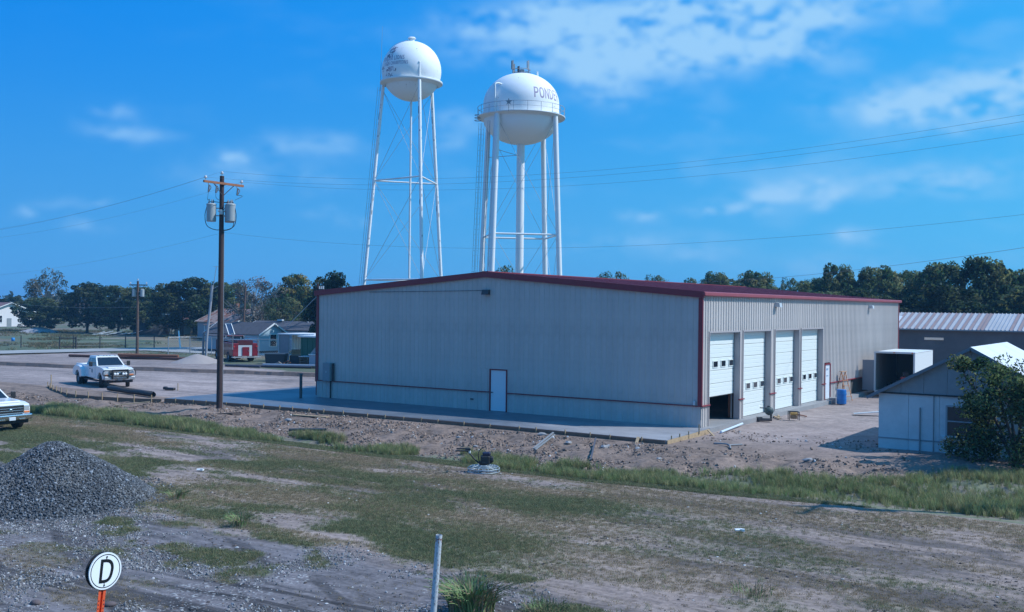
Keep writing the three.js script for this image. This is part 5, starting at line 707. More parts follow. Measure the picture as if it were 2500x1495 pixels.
heap('sand_pile', 'smooth pale sand heap at far side of yard, left of the fire truck', [[-60.2, -20.4, 2.35, 0.85]], [-63.2, -57.2, -23.4, -17.4], 0.25, mat([0.34, 0.29, 0.27], 1, { bump: 0.03 }));
heap('gravel_pile', 'small grey gravel heap in the far field before the white house', [[-155, -62.2, 3.6, 1.0]], [-159, -151, -66, -58.5], 0.4, mat([0.34, 0.34, 0.36], 1, { bump: 0.05 }));
{ // earth step along the far side of the yard
  const P = [[-74, -4.2], [-68.7, -6], [-61.3, -7.5], [-52, -10.4], [-44, -12.9], [-38.3, -14.1], [-31, -16]]; const q = []; seed(4);
  const pts = []; for (let i = 0; i < P.length - 1; i++) for (let k = 0; k < 10; k++) { const f = k / 10; pts.push([mix(P[i][0], P[i + 1][0], f), mix(P[i][1], P[i + 1][1], f)]); }
  const pr = pts.map(([x, z], i) => { const h = 0.20 + 0.14 * fbm(i * 0.35, 2, 3), w = rr(-0.08, 0.08); return [[x + 0.05, -0.3, z + 0.28 + w], [x, -0.2 + h, z + 0.08 + w], [x - 0.2, -0.2 + h * 0.95, z - 0.8 + w], [x - 0.5, -0.3, z - 2.6]]; });
  for (let i = 0; i < pr.length - 1; i++) for (let k = 0; k < 3; k++) q.push([pr[i][k], pr[i + 1][k], pr[i + 1][k + 1], pr[i][k + 1]]);
  struct('earth_bank', quads(q), mat([0.25, 0.18, 0.15], 1, { bump: 0.04, map: 'grime', uv: 3 }));
}
{
  const t = thing('rusty_pipes', 'row of long rusty pipes lying at the far edge of yard', 'pipes', [0, -0.2, 0]); seed(6);
  [[-77.2, -18.0, -64.6, -22.0, 0.12], [-72.5, -18.6, -63.5, -21.8, 0.15], [-71.0, -19.4, -64.0, -22.4, 0.14], [-70.5, -19.0, -64.6, -21.6, 0.4]].forEach(([a, b, c, d, y], i) => part('pipe', [rod([a, y, b], [c, y, d], 0.14, 0.14, 10)], i === 3 ? M.rust : mat([0.13, 0.06, 0.045], 0.9), t));
  const s = thing('steel_pipes', 'bundle of bluish steel pipes on ground before the green shed', 'pipes', [0, -0.2, 0]); [[-53.5, -18.0, -50.0, -18.9, 0.1], [-52.5, -18.2, -46.0, -21.2, 0.12], [-50.2, -19.4, -41.0, -23.6, 0.24], [-50.0, -19.8, -41.0, -23.9, 0.12], [-49.6, -20.2, -41.0, -24.2, 0.12]].forEach(([a, b, c, d, y], i) => part('pipe', [rod([a, y, b], [c, y, d], 0.11, 0.11, 10)], i === 2 ? M.steel : i < 2 ? mat([0.06, 0.06, 0.08], 0.6) : M.grey, s));
}
{
  const t = thing('debris_pile', 'heap of white boards and scrap under the dark trees', 'debris pile', [-135, -0.3, -64.5], 0.95); seed(15); for (let i = 0; i < 16; i++) { const x = rr(-3.2, 3.0), z = rr(-0.8, 0.8); part('board', [beam([x - rr(0.5, 1.5), rr(0.05, 0.3), z], [x + rr(0.5, 1.5), rr(0.2, 0.9), z + rr(-0.5, 0.5)], 0.5, 0.06)], pick([M.white, M.greyLight, M.dark, M.grey, M.white]), t); } part('sheet', [bx(2.6, 0.06, 1.2, -2.2, 0.45, 0, 0, 0, 0.25)], M.white, t);
}
solo('bollard', 'dark steel post standing on the slab left of building corner', 'post', [rod([0, 0, 0], [0, 1.37, 0], 0.085, 0.085, 14), lathe([[0.1, 1.35], [0.1, 1.41], [0.001, 1.42]], 14)], mat([0.07, 0.07, 0.075], 0.6), [-24.5, 0, 1.2]);
solo('drain_pipe', 'black corrugated drain pipe lying inside the curved formwork', 'pipe', [tube([...Array(14)].map((_, i) => [mix(-38.2, -32.4, i / 13), 0.02 + 0.02 * Math.sin(i * 0.8), mix(4.4, 5.4, i / 13)]), 0.15, 50, 10), ...[...Array(30)].map((_, i) => new THREE.TorusGeometry(0.15, 0.025, 5, 12).rotateY(Math.PI / 2 + 0.17).translate(mix(-38.1, -32.5, i / 29), 0.03, mix(4.4, 5.38, i / 29)))], M.black);
{ const t = thing('tool_bag', 'small black bundle on the dirt between dually truck and tall pole', 'bundle', [-36.2, -0.2, 1.3], 0.3); part('bag', [rb(0.7, 0.16, 0.28, 0, 0.1, 0, 0.06), rb(0.25, 0.2, 0.25, -0.35, 0.14, 0, 0.06)], M.black, t); }
solo('wooden_stake', 'thin pale stake beside the black bundle on the dirt yard', 'stake', [bx(0.04, 0.5, 0.04, 0, 0.22, 0)], M.lumber, [-35.8, -0.2, 1.0]);
solo('black_hose', 'black pipe length lying on the bank right of tall pole', 'pipe', [tube([[-16.9, groundY(-16.9, 9.4) + 0.08, 9.4], [-16.2, groundY(-16.2, 9.2) + 0.16, 9.15], [-15.0, groundY(-15, 9) + 0.1, 8.9]], 0.07, 24, 8)], mat([0.05, 0.055, 0.07], 0.5));
const onG = (x, z, d = 0.03) => [x, groundY(x, z) + d, z];
solo('plank', 'long weathered plank lying on the bank left of tall pole', 'plank', [beam(onG(-25.9, 9.2, 0.06), onG(-22.6, 7.3, 0.12), 0.2, 0.06)], M.lumberOld);
solo('plank', 'short plank half buried under the curved formwork', 'plank', [beam(onG(-31.6, 9.5, 0.06), onG(-27.8, 9.2, 0.1), 0.18, 0.05)], M.lumberOld);
solo('plank', 'pale sawn board slanting on bank below the curved formwork', 'plank', [beam(onG(-31.5, 8.6, 0.05), onG(-30.2, 7.3, 0.2), 0.14, 0.04)], M.lumber);
solo('plank', 'pale board lying just under the front form planks', 'plank', [beam(onG(-19.6, 6.5, 0.06), onG(-17.3, 6.4, 0.06), 0.25, 0.04)], M.lumber);
solo('steel_bar', 'bundle of grey bars sloping down the dirt bank', 'bar', [beam(onG(-3.6, 8.6, 0.06), onG(-4.5, 5.6, 0.16), 0.07, 0.05), beam(onG(-3.45, 8.7, 0.05), onG(-4.3, 5.8, 0.10), 0.05, 0.05)], M.grey);
solo('steel_bar', 'single dark bar sloping down the bank nearer the slab corner', 'bar', [beam(onG(-0.5, 9.3, 0.05), onG(-2.2, 5.9, 0.18), 0.06, 0.05)], mat([0.1, 0.1, 0.12], 0.6));
solo('pvc_pipe', 'pale blue plastic pipe on dirt beside the slab edge, below first door', 'pipe', [rod([0.95, -0.13, -0.1], [0.6, -0.08, -3.6], 0.055)], mat([0.58, 0.68, 0.78], 0.4));
solo('pipe', 'dark bent pipe lying on dirt near the slab corner', 'pipe', [tube([onG(2.2, 3.6, 0.05), onG(2.9, 3.9, 0.09), onG(3.4, 4.8, 0.05)], 0.035, 16, 6), rod(onG(2.9, 3.9, 0.05), onG(3.3, 3.3, 0.05), 0.03)], M.grey);
{ // broken concrete
  seed(17); const G = 'broken concrete chunks on the dirt bank', P = [[1.6, 7.6], [-4.8, 6.0], [-1.4, 6.3], [-1.2, 6.9], [6.8, 5.6], [-18.4, 8.0], [-8.2, 7.6], [-3.1, 6.6], [-6.4, 8.8]].sort((a, b) => (a[0] * CR[0] + a[1] * CR[1]) - (b[0] * CR[0] + b[1] * CR[1])), CL = i => `pale broken concrete chunk, ${ORD[i]} from the left along the dirt bank`, base = solo('concrete_chunk', CL(0), 'rubble', [stoneGeo.clone().scale(0.24, 0.10, 0.17)], M.conc, onG(P[0][0], P[0][1], 0.04), 0, G);
  P.slice(1).forEach(([x, z], i) => { copy(base, onG(x, z, 0.04), rr(0, 6), CL(i + 1), rr(0.5, 1.3)); });
  [[-10.7, 19.7, 'white scrap of litter on the grass, left of the power trowel'], [8.77, 17.5, 'white scrap of litter on the grass, right of centre']].forEach(([x, z, l]) => solo('litter', l, 'litter', [bx(0.22, 0.03, 0.1, 0, 0.05, 0, 0.2, 0.4), bx(0.1, 0.06, 0.1, 0.1, 0.05, 0.03)], M.white, onG(x, z, 0.02), 0.4));
}
{ // power trowel, handle pointing left
  const t = thing('power_trowel', 'black walk behind concrete trowel with ring guard on dry grass', 'concrete trowel', onG(-2.6, 13.5, 0.0), -2.549);
  const ring = (r, y, k) => new THREE.TorusGeometry(r, k, 6, 40).rotateX(Math.PI / 2).translate(0, y, 0), gM = mat([0.40, 0.46, 0.50], 0.4, { metalness: 0.4 });
  part('guard_ring', [ring(0.58, 0.05, 0.016), ring(0.58, 0.16, 0.016), ring(0.52, 0.22, 0.012), ring(0.42, 0.24, 0.012), ring(0.32, 0.26, 0.012), ring(0.2, 0.27, 0.012), ...[...Array(10)].map((_, i) => { const a = i / 10 * 6.2832; return tube([[0.58 * Math.cos(a), 0.04, 0.58 * Math.sin(a)], [0.56 * Math.cos(a), 0.19, 0.56 * Math.sin(a)], [0.2 * Math.cos(a), 0.27, 0.2 * Math.sin(a)]], 0.012, 12, 5); })], gM, t);
  part('blade', [0, 1, 2, 3].map(i => bx(0.4, 0.02, 0.15, 0.28, 0.03, 0, 0.1).rotateY(i * Math.PI / 2)), M.steel, t);
  const e = part('engine', [rb(0.34, 0.32, 0.34, -0.05, 0.46, 0, 0.05), lathe([[0.001, 0.28], [0.16, 0.28], [0.18, 0.4], [0.12, 0.42], [0.001, 0.42]], 20), new THREE.CylinderGeometry(0.15, 0.15, 0.08, 20).rotateX(Math.PI / 2).translate(-0.2, 0.45, 0.15)], M.black, t);
  part('fuel_tank', [rb(0.3, 0.14, 0.24, -0.1, 0.68, 0, 0.05)], mat([0.03, 0.03, 0.06], 0.25), e); part('muffler', [rb(0.14, 0.16, 0.2, -0.28, 0.5, 0, 0.04)], M.dark, e); part('label', [bx(0.09, 0.10, 0.01, -0.1, 0.62, 0.175)], M.white, e);
  part('lifting_bail', [tube([[0.14, 0.3, 0.05], [0.2, 0.55, 0.03], [0.16, 0.8, 0], [0.0, 0.92, 0]], 0.018, 20, 6)], M.dark, t);
  part('handle', [tube([[0.1, 0.28, 0], [0.3, 0.45, 0], [0.55, 0.72, 0], [0.66, 0.8, 0]], 0.03, 20, 8), rod([0.6, 0.8, -0.28], [0.6, 0.8, 0.28], 0.022), rod([0.58, 0.82, 0.26], [1.02, 0.82, 0.30], 0.028), rod([0.58, 0.82, -0.26], [1.02, 0.82, -0.30], 0.028), rb(0.2, 0.1, 0.1, 0.58, 0.84, 0, 0.03)], M.black, t); part('pitch_knob', [rb(0.08, 0.10, 0.08, 0.52, 0.74, 0.0, 0.02), bx(0.14, 0.02, 0.02, 0.36, 0.53, 0.04, 0, 0, 0.8)], M.white, t);
}
{ // round headed machine beside second door
  const t = thing('floor_machine', 'dark green machine with round head standing by the overhead doors', 'machine', [0.85, -0.19, -6.45], -2.549);
  const g = mat([0.045, 0.075, 0.075], 0.6); part('base', [rb(0.75, 0.12, 0.35, 0.2, 0.08, 0, 0.04), rb(0.3, 0.1, 0.3, 0.45, 0.16, 0, 0.04)], M.dark, t); part('column', [rod([-0.15, 0.1, 0], [-0.15, 0.4, 0], 0.05)], M.dark, t); part('head', [new THREE.SphereGeometry(0.23, 20, 14).scale(1, 0.95, 0.8).translate(-0.05, 0.52, 0)], g, t); part('handle', [rod([0.1, 0.66, 0], [0.42, 0.68, 0], 0.025), rb(0.14, 0.08, 0.12, -0.02, 0.75, 0, 0.03)], M.dark, t);
}
{
  const t = thing('generator', 'small yellow engine unit in a black frame on the dirt', 'generator', [1.68, -0.19, -7.9], 0.5); part('tank', [rb(0.36, 0.14, 0.26, 0, 0.32, 0, 0.05)], mat([0.62, 0.36, 0.10], 0.4), t); part('engine', [rb(0.34, 0.2, 0.26, 0, 0.16, 0, 0.04)], mat([0.3, 0.18, 0.1], 0.6), t);
  const f = []; for (const z of [0.19, -0.19]) f.push(rod([-0.25, 0, z], [-0.25, 0.42, z], 0.02), rod([0.25, 0, z], [0.25, 0.42, z], 0.02), rod([-0.25, 0.42, z], [0.25, 0.42, z], 0.02)); for (const x of [0.25, -0.25]) f.push(rod([x, 0.42, -0.19], [x, 0.42, 0.19], 0.02)); part('frame', f, M.black, t);
}
solo('plank', 'pair of pale offcut boards on dirt before the third door', 'plank', [beam([0.15, -0.13, -8.9], [1.05, -0.15, -7.7], 0.12, 0.04), beam([0.35, -0.14, -9.3], [0.7, -0.15, -8.5], 0.1, 0.04)], M.lumber);
solo('steel_bar', 'thin brown bar lying on dirt before the fourth door', 'bar', [beam([0.5, -0.16, -11.0], [1.7, -0.17, -9.9], 0.06, 0.05)], M.rust);
solo('concrete_block', 'pale concrete block at the foot of the side door', 'block', [rb(0.42, 0.36, 0.4, 0, 0.16, 0, 0.03)], M.conc, [0.38, -0.19, -18.9], 0.2);
{
  const t = thing('plastic_drum', 'bright blue plastic drum beside the side door', 'drum', [1.0, -0.19, -18.6]); part('body', [lathe([[0.001, 0], [0.27, 0], [0.29, 0.04], [0.285, 0.25], [0.3, 0.28], [0.3, 0.32], [0.285, 0.35], [0.285, 0.56], [0.3, 0.59], [0.3, 0.63], [0.285, 0.66], [0.28, 0.85], [0.25, 0.88], [0.001, 0.87]], 24)], mat([0.01, 0.14, 0.42], 0.4), t);
  const l = thing('step_ladder', 'orange wooden step ladder standing behind the blue drum', 'ladder', [0.35, -0.2, -21.2], 1.2); const w = mat([0.45, 0.22, 0.12], 0.7);
  part('front_frame', [beam([-0.32, 0, 0.45], [-0.18, 1.8, 0], 0.07, 0.03), beam([0.32, 0, 0.45], [0.18, 1.8, 0], 0.07, 0.03)], w, l); part('back_frame', [beam([-0.3, 0, -0.45], [-0.18, 1.75, -0.03], 0.05, 0.03), beam([0.3, 0, -0.45], [0.18, 1.75, -0.03], 0.05, 0.03), bx(0.5, 0.03, 0.03, 0, 0.5, -0.33)], w, l); for (let i = 0; i < 5; i++) part('step', [bx(0.60 - i * 0.05, 0.03, 0.1, 0, 0.3 + i * 0.32, 0.38 - i * 0.08)], w, l); part('top_cap', [bx(0.46, 0.05, 0.2, 0, 1.82, -0.02)], mat([0.55, 0.33, 0.2], 0.6), l);
  const sc = thing('scrap_stack', 'pale scrap blocks on the mud beside the trailer door', 'scrap', [1.1, -0.2, -27.4]); part('block', [bx(0.5, 0.25, 0.3, 0, 0.3, 0, 0, 0.3), bx(0.1, 0.4, 0.1, -0.15, 0.2, 0.15), bx(0.1, 0.4, 0.1, 0.2, 0.2, 0.1)], M.greyLight, sc); part('board', [beam([-0.5, 0.06, 0.5], [0.1, 0.3, 0.2], 0.1, 0.05)], M.lumber, sc);
  solo('sheet_board', 'pale flat board leaning low on dirt left of the shed', 'board', [beam([3.4, -0.12, -12.6], [4.9, 0.05, -13.2], 0.5, 0.03)], M.greyLight); solo('pipe', 'dark pipe on mud between trailer and shed', 'pipe', [rod([3.4, -0.1, -18.5], [6.4, -0.05, -17.5], 0.08)], M.dark);
}
{ // round D sign facing along the track
  const sx = 6.86, sz = 35.67, y0 = groundY(sx, sz), cy = 1.86 - y0, t = thing('round_sign', 'round white sign with black letter D on an orange post', 'sign', [sx, y0, sz + 0.26]); t.rotation.set(-0.11, 0, 0.0);
  const face = new THREE.MeshStandardMaterial({ roughness: 0.45, map: canvasTex(512, 512, (g, w) => { g.fillStyle = '#eef1f2'; g.fillRect(0, 0, w, w); g.strokeStyle = '#0d1016'; g.lineWidth = 13; g.beginPath(); g.arc(w / 2, w / 2, w * 0.445, 0, 7); g.stroke(); g.lineWidth = 46; g.beginPath(); g.moveTo(w * 0.37, w * 0.185); g.lineTo(w * 0.37, w * 0.815); g.stroke(); g.beginPath(); g.moveTo(w * 0.33, w * 0.22); g.lineTo(w * 0.48, w * 0.22); g.bezierCurveTo(w * 0.70, w * 0.22, w * 0.72, w * 0.40, w * 0.70, w * 0.52); g.bezierCurveTo(w * 0.68, w * 0.72, w * 0.60, w * 0.78, w * 0.48, w * 0.78); g.lineTo(w * 0.33, w * 0.78); g.stroke(); g.fillStyle = '#15181f'; for (const y of [0.155, 0.845]) { g.beginPath(); g.arc(w * 0.5, w * y, 9, 0, 7); g.fill(); } }) });
  const disc = part('plate', [new THREE.CylinderGeometry(0.25, 0.25, 0.012, 48).rotateZ(-Math.PI / 2).translate(0.035, cy, 0)], M.white, t);
  const fg = new THREE.CircleGeometry(0.248, 48); const fm = new THREE.Mesh(fg, face); fm.name = 'printed_face'; fm.rotation.y = Math.PI / 2; fm.position.set(0.044, cy, 0); fm.castShadow = fm.receiveShadow = true; disc.add(fm);
  part('back_plate', [new THREE.CylinderGeometry(0.25, 0.25, 0.012, 48).rotateZ(-Math.PI / 2).translate(-0.035, cy, 0)], M.black, t); part('bolt', [0.19, -0.19].map(d => rod([0.04, cy + d, 0], [0.052, cy + d, 0], 0.012)), M.dark, t);
  const o = mat([0.75, 0.10, 0.03], 0.5); const holes = []; for (let i = 0; i < 34; i++) holes.push(bx(0.004, 0.018, 0.012, 0.0245, 0.35 + i * 0.052, 0.038), bx(0.004, 0.018, 0.012, 0.0245, 0.35 + i * 0.052, -0.038));
  part('post', [bx(0.006, cy + 0.15, 0.036, -0.022, (cy + 0.1) / 2 - 0.05, 0), bx(0.046, cy + 0.15, 0.005, 0.0, (cy + 0.1) / 2 - 0.05, 0.018), bx(0.046, cy + 0.15, 0.005, 0.0, (cy + 0.1) / 2 - 0.05, -0.018), bx(0.005, cy + 0.15, 0.034, 0.02, (cy + 0.1) / 2 - 0.05, 0.037), bx(0.005, cy + 0.15, 0.034, 0.02, (cy + 0.1) / 2 - 0.05, -0.037)], o, t); part('hole', holes, M.dark, t);
  [[[-0.15, 32.36], 'dark rounded rock on gravel left of the orange sign post'], [[1.13, 31.56], 'dark rounded rock on gravel right of the orange sign post']].forEach(([[x, z], l], i) => solo('rock', l, 'rock', [new THREE.IcosahedronGeometry(1, 2).scale(0.12, 0.06, 0.09)], mat([0.12, 0.09, 0.09], 0.9, { bump: 0.02 }), onG(x, z, 0.03), i));
}
{ // white pipe post
  const x = 6.98, z = 28.6, t = thing('pipe_post', 'white scuffed pipe post open at its top, beside tall weeds', 'post', onG(x, z, -0.1)); t.rotation.set(0, 0, 0); const lean = [CR[0] * 0.11, 1.80, CR[1] * 0.11];
  const m = new THREE.MeshStandardMaterial({ roughness: 0.55, side: THREE.DoubleSide, map: canvasTex(256, 1024, (g, w, h) => { g.fillStyle = '#bfc2c5'; g.fillRect(0, 0, w, h); seed(9); for (let i = 0; i < 420; i++) { g.fillStyle = `rgba(${60 + 60 * rnd()},${55 + 40 * rnd()},${60 + 40 * rnd()},${0.15 + 0.5 * rnd() * rnd()})`; const s = 2 + 12 * rnd() * rnd(); g.beginPath(); g.ellipse(rnd() * w, rnd() * h, s, s * (0.6 + 2 * rnd()), 0, 0, 7); g.fill(); } g.fillStyle = 'rgba(110,60,55,0.6)'; for (let i = 0; i < 60; i++) g.fillRect(rnd() * w, h * (0.03 + 0.08 * rnd() * rnd()), 6 + 26 * rnd(), 2 + 14 * rnd()); }) });
  const tb = new THREE.CylinderGeometry(0.062, 0.062, 1.80, 28, 1, true).translate(0, 0.9, 0); const inn = new THREE.CylinderGeometry(0.055, 0.055, 0.6, 28, 1, true).translate(0, 1.5, 0); const rim = new THREE.RingGeometry(0.055, 0.062, 28).rotateX(-Math.PI / 2).translate(0, 1.80, 0);
  const q = new THREE.Quaternion().setFromUnitVectors(V(0, 1, 0), V(...lean).normalize()); for (const g of [tb, inn, rim]) g.applyQuaternion(q);
  part('tube', [tb], m, t); part('bore', [inn, rim], mat([0.5, 0.5, 0.52], 0.7, { side: THREE.DoubleSide }), t);
}

// ------------------------------------------------------------------ grass, weeds, clods, gravel
function tuftGeo(n, spread, lean, w, s) { seed(s); const pos = []; for (let i = 0; i < n; i++) { const a = rr(0, 6.28), r = spread * Math.sqrt(rnd()), x = r * Math.cos(a), z = r * Math.sin(a), h = rr(0.55, 1), b = rr(0, 6.28), dx = Math.cos(b) * lean * rr(0.3, 1), dz = Math.sin(b) * lean * rr(0.3, 1), c = rr(0, 6.28), wx = Math.cos(c) * w, wz = Math.sin(c) * w; const m = [x + dx * 0.35, h * 0.6, z + dz * 0.35], t = [x + dx, h, z + dz]; pos.push(x - wx, 0, z - wz, x + wx, 0, z + wz, m[0] + wx * 0.8, m[1], m[2] + wz * 0.8, x - wx, 0, z - wz, m[0] + wx * 0.8, m[1], m[2] + wz * 0.8, m[0] - wx * 0.8, m[1], m[2] - wz * 0.8, m[0] - wx * 0.8, m[1], m[2] - wz * 0.8, m[0] + wx * 0.8, m[1], m[2] + wz * 0.8, ...t); } const g = new THREE.BufferGeometry(); g.setAttribute('position', new THREE.Float32BufferAttribute(pos, 3)); g.computeVertexNormals(); return g; }
const bladeM = new THREE.MeshPhysicalMaterial({ color: 0xffffff, roughness: 1, specularIntensity: 0.2, transmission: 0.4, thickness: 0, side: THREE.DoubleSide });
{
  const tall = tuftGeo(14, 0.16, 0.45, 0.014, 51), sp = [], co = []; seed(52);
  for (let i = 0; i < 60000; i++) { const x = rr(-46, 19), [f, n] = stripEdges(x), z = rr(f - 0.5, n + 0.2); const clump = fbm(x * 0.45 + 11, z * 0.8 + 5, 3), right = sst(0, 6, x); const dens = mix(sst(0.44, 0.60, clump), 0.22 + 0.62 * sst(0.3, 0.6, clump), right) * sst(f - 0.5, f + 0.5, z) * sst(n + 0.3, n - 0.4, z); if (rnd() > dens * (z > n - 0.5 ? 0.6 : 1)) continue; const h = mix(rr(0.18, 0.46), rr(0.18, 0.48), right) * (0.35 + 1.0 * clump) * (x < -20 ? 1.3 : 1); sp.push([x, groundY(x, z) - 0.02, z, h * rr(0.9, 1.3), h, h * rr(0.9, 1.3), 0, rr(0, 6.28), 0]); const v = rr(0.5, 1.4), y = rnd() < 0.3 + 0.5 * (clump - 0.4) ? rr(0.7, 1.15) : rnd() * 0.6; co.push(lin(mix(0.19, 0.38, y) * v, mix(0.27, 0.34, y) * v, mix(0.10, 0.17, y) * v)); }
  scene.add(tag(stuff(inst('tall_grass', tall, bladeM, sp, co)), 'tall green grass along the ditch between bank and dry lane', 'grass'));
}
{
  const low = tuftGeo(9, 0.9, 0.8, 0.05, 61), sp = [], co = [], sd = [], cd = []; seed(62);
  for (let i = 0; i < 900000 && sp.length + sd.length < 190000; i++) { const x = rr(-34, 24), z = rr(11.5, 33), dxc = x - CAM[0], dzc = z - CAM[2], dep = -(dxc * CN[0] + dzc * CN[1]), lat = dxc * CR[0] + dzc * CR[1]; if (dep < 15 || Math.abs(lat) > dep * 0.56) continue; const [g, s] = grassCover(x, z); if (rnd() < g * 0.8) { const h = rr(0.035, 0.085) * (0.7 + 0.6 * g); sp.push([x, groundY(x, z) - 0.01, z, h * 1.3, h, h * 1.3, 0, rr(0, 6.28), 0]); const v = rr(0.55, 1.35), y = rnd() < 0.2 + 0.5 * s ? rr(0.5, 1) : rnd() * 0.3; co.push(lin(mix(0.15, 0.33, y) * v, mix(0.19, 0.27, y) * v, mix(0.095, 0.15, y) * v)); } else if (rnd() < s * 0.5) { const h = rr(0.03, 0.07); sd.push([x, groundY(x, z) - 0.01, z, h * 1.6, h, h * 1.6, 0, rr(0, 6.28), 0]); const v = rr(0.7, 1.25); cd.push(lin(0.32 * v, 0.25 * v, 0.16 * v)); } }
  scene.add(tag(stuff(inst('short_grass', low, bladeM, sp, co)), 'short green grass growing in patches over the field', 'grass'));
  scene.add(tag(stuff(inst('dry_grass', low, bladeM, sd, cd)), 'dry straw coloured grass on the field and lane', 'grass'));
}
{
  const sp = [], co = []; seed(71);
  for (let i = 0; i < 120000 && sp.length < 26000; i++) { const x = rr(-45, 10), far = stripEdges(x)[0], z = rr(x > 0.7 ? -2 : 5.5, Math.min(far + 0.8, 12)); if (x > 0.7 && x < 10 && z < 5 && rnd() > 0.25) continue; if (x < -31 && z < 8.2) continue; const cl = fbm(x * 0.7 + 9, z * 0.9, 3); if (rnd() > sst(0.35, 0.6, cl)) continue; const s = 0.012 + 0.05 * Math.pow(rnd(), 4) + (rnd() < 0.012 ? 0.05 : 0); sp.push([x, groundY(x, z) + s * 0.25, z, s * rr(0.8, 1.6), s * rr(0.5, 1), s * rr(0.8, 1.5), rr(0, 6), rr(0, 6), rr(0, 6)]); const v = rr(0.55, 1.3); co.push(rnd() < 0.05 ? lin(0.45 * v, 0.43 * v, 0.42 * v) : lin(BROWN[0] * v, BROWN[1] * v, BROWN[2] * v)); }
  scene.add(tag(stuff(inst('dirt_clods', stoneGeo, stoneM, sp, co)), 'loose clods and stones over the dirt bank before the slab', 'clods'));
}
{
  const sp = [], co = []; seed(81);
  for (let i = 0; i < 300000 && sp.length < 24000; i++) { const x = rr(-8, 19), z = rr(21, 37), dxc = x - CAM[0], dzc = z - CAM[2], dep = -(dxc * CN[0] + dzc * CN[1]), lat = dxc * CR[0] + dzc * CR[1]; if (dep < 15 || Math.abs(lat) > dep * 0.56) continue; const bare = 1 - grassCover(x, z)[0], k = sst(24.5, 26.5, z + (x > 6 ? -(x - 6) * 0.1 : 0)); const cl = sst(0.42, 0.66, fbm(x * 0.55 + 2, z * 0.7 + 9, 4)); if (rnd() > bare * k * (0.03 + 0.97 * cl * cl)) continue; const s = 0.006 + 0.026 * Math.pow(rnd(), 2.2) + (rnd() < 0.01 ? 0.02 : 0); sp.push([x, groundY(x, z) + s * 0.3, z, s * rr(0.8, 1.5), s * rr(0.5, 1), s * rr(0.8, 1.5), rr(0, 6), rr(0, 6), rr(0, 6)]); const v = 0.12 + 0.4 * rnd() * rnd() + (rnd() < 0.08 ? 0.15 : 0); co.push(lin(v, v * 0.97, v * 0.97)); }
  scene.add(tag(stuff(inst('gravel', stoneGeo, stoneM, sp, co)), 'loose gravel scattered over the bare lane in the foreground', 'gravel'));
}
{ // rough weeds over the far pasture
  const tall = tuftGeo(10, 0.5, 0.7, 0.05, 66), sp = [], co = []; seed(67);
  for (let i = 0; i < 60000 && sp.length < 9000; i++) { const x = rr(-175, -60), z = rr(-85, -12); if (Math.abs(x + 88) < 6 && z > -46) continue; if (x > -86 && z > -19.5 + (x + 57) * 0.25) continue; if (x > -86 && Math.abs(z + 34.5) < 3) continue; const cl = fbm(x * 0.09 + 31, z * 0.09 + 7, 4); if (rnd() > sst(0.40, 0.62, cl)) continue; const h = rr(0.12, 0.5) * (x > -86 ? 0.5 : 1); sp.push([x, -0.26, z, h * 1.6, h, h * 1.6, 0, rr(0, 6.28), 0]); const v = rr(0.6, 1.3), y = rnd(); co.push(lin(mix(0.10, 0.26, y) * v, mix(0.14, 0.19, y) * v, mix(0.07, 0.12, y) * v)); }
  scene.add(tag(stuff(inst('pasture_weeds', tall, bladeM, sp, co)), 'rough brown and green weeds over the far field', 'weeds'));
}
{ // taller bent stalks in the turf, dark crumbs of soil over the lane
  const tall = tuftGeo(7, 0.5, 0.9, 0.02, 63), sp = [], co = []; seed(64);
  for (let i = 0; i < 60000 && sp.length < 7000; i++) { const x = rr(-34, 22), z = rr(12.6, 30), [g, s] = grassCover(x, z), cl = fbm(x * 0.6 + 31, z * 1.1 + 7, 3); if (rnd() > (g * 0.8 + s * 0.3) * sst(0.45, 0.65, cl)) continue; const h = rr(0.08, 0.2); sp.push([x, groundY(x, z) - 0.01, z, h * 1.2, h, h * 1.2, 0, rr(0, 6.28), 0]); const v = rr(0.6, 1.4), y = rnd(); co.push(lin(mix(0.13, 0.32, y) * v, mix(0.19, 0.27, y) * v, mix(0.08, 0.15, y) * v)); }
  scene.add(tag(stuff(inst('grass_stalks', tall, bladeM, sp, co)), 'bent taller grass stalks sprinkled through the short field grass', 'grass'));
  const cs = [], cc = []; seed(65); for (let i = 0; i < 90000 && cs.length < 16000; i++) { const x = rr(-30, 22), z = rr(12, 31), g = grassCover(x, z)[0], cl = fbm(x * 0.35 + 61, z * 1.0 + 27, 4); if (rnd() > (1 - 0.7 * g) * sst(0.42, 0.66, cl)) continue; const s = 0.008 + 0.03 * Math.pow(rnd(), 3); cs.push([x, groundY(x, z) + s * 0.2, z, s * rr(0.9, 2), s * rr(0.4, 0.9), s * rr(0.8, 1.5), 0, rr(0, 6), 0]); const v = rr(0.35, 1.2); cc.push(rnd() < 0.07 ? lin(0.5, 0.5, 0.5) : lin(0.13 * v, 0.10 * v, 0.09 * v)); }
  scene.add(tag(stuff(inst('soil_crumbs', stoneGeo, stoneM, cs, cc)), 'dark soil crumbs and bits over the dry lane', 'soil'));
}
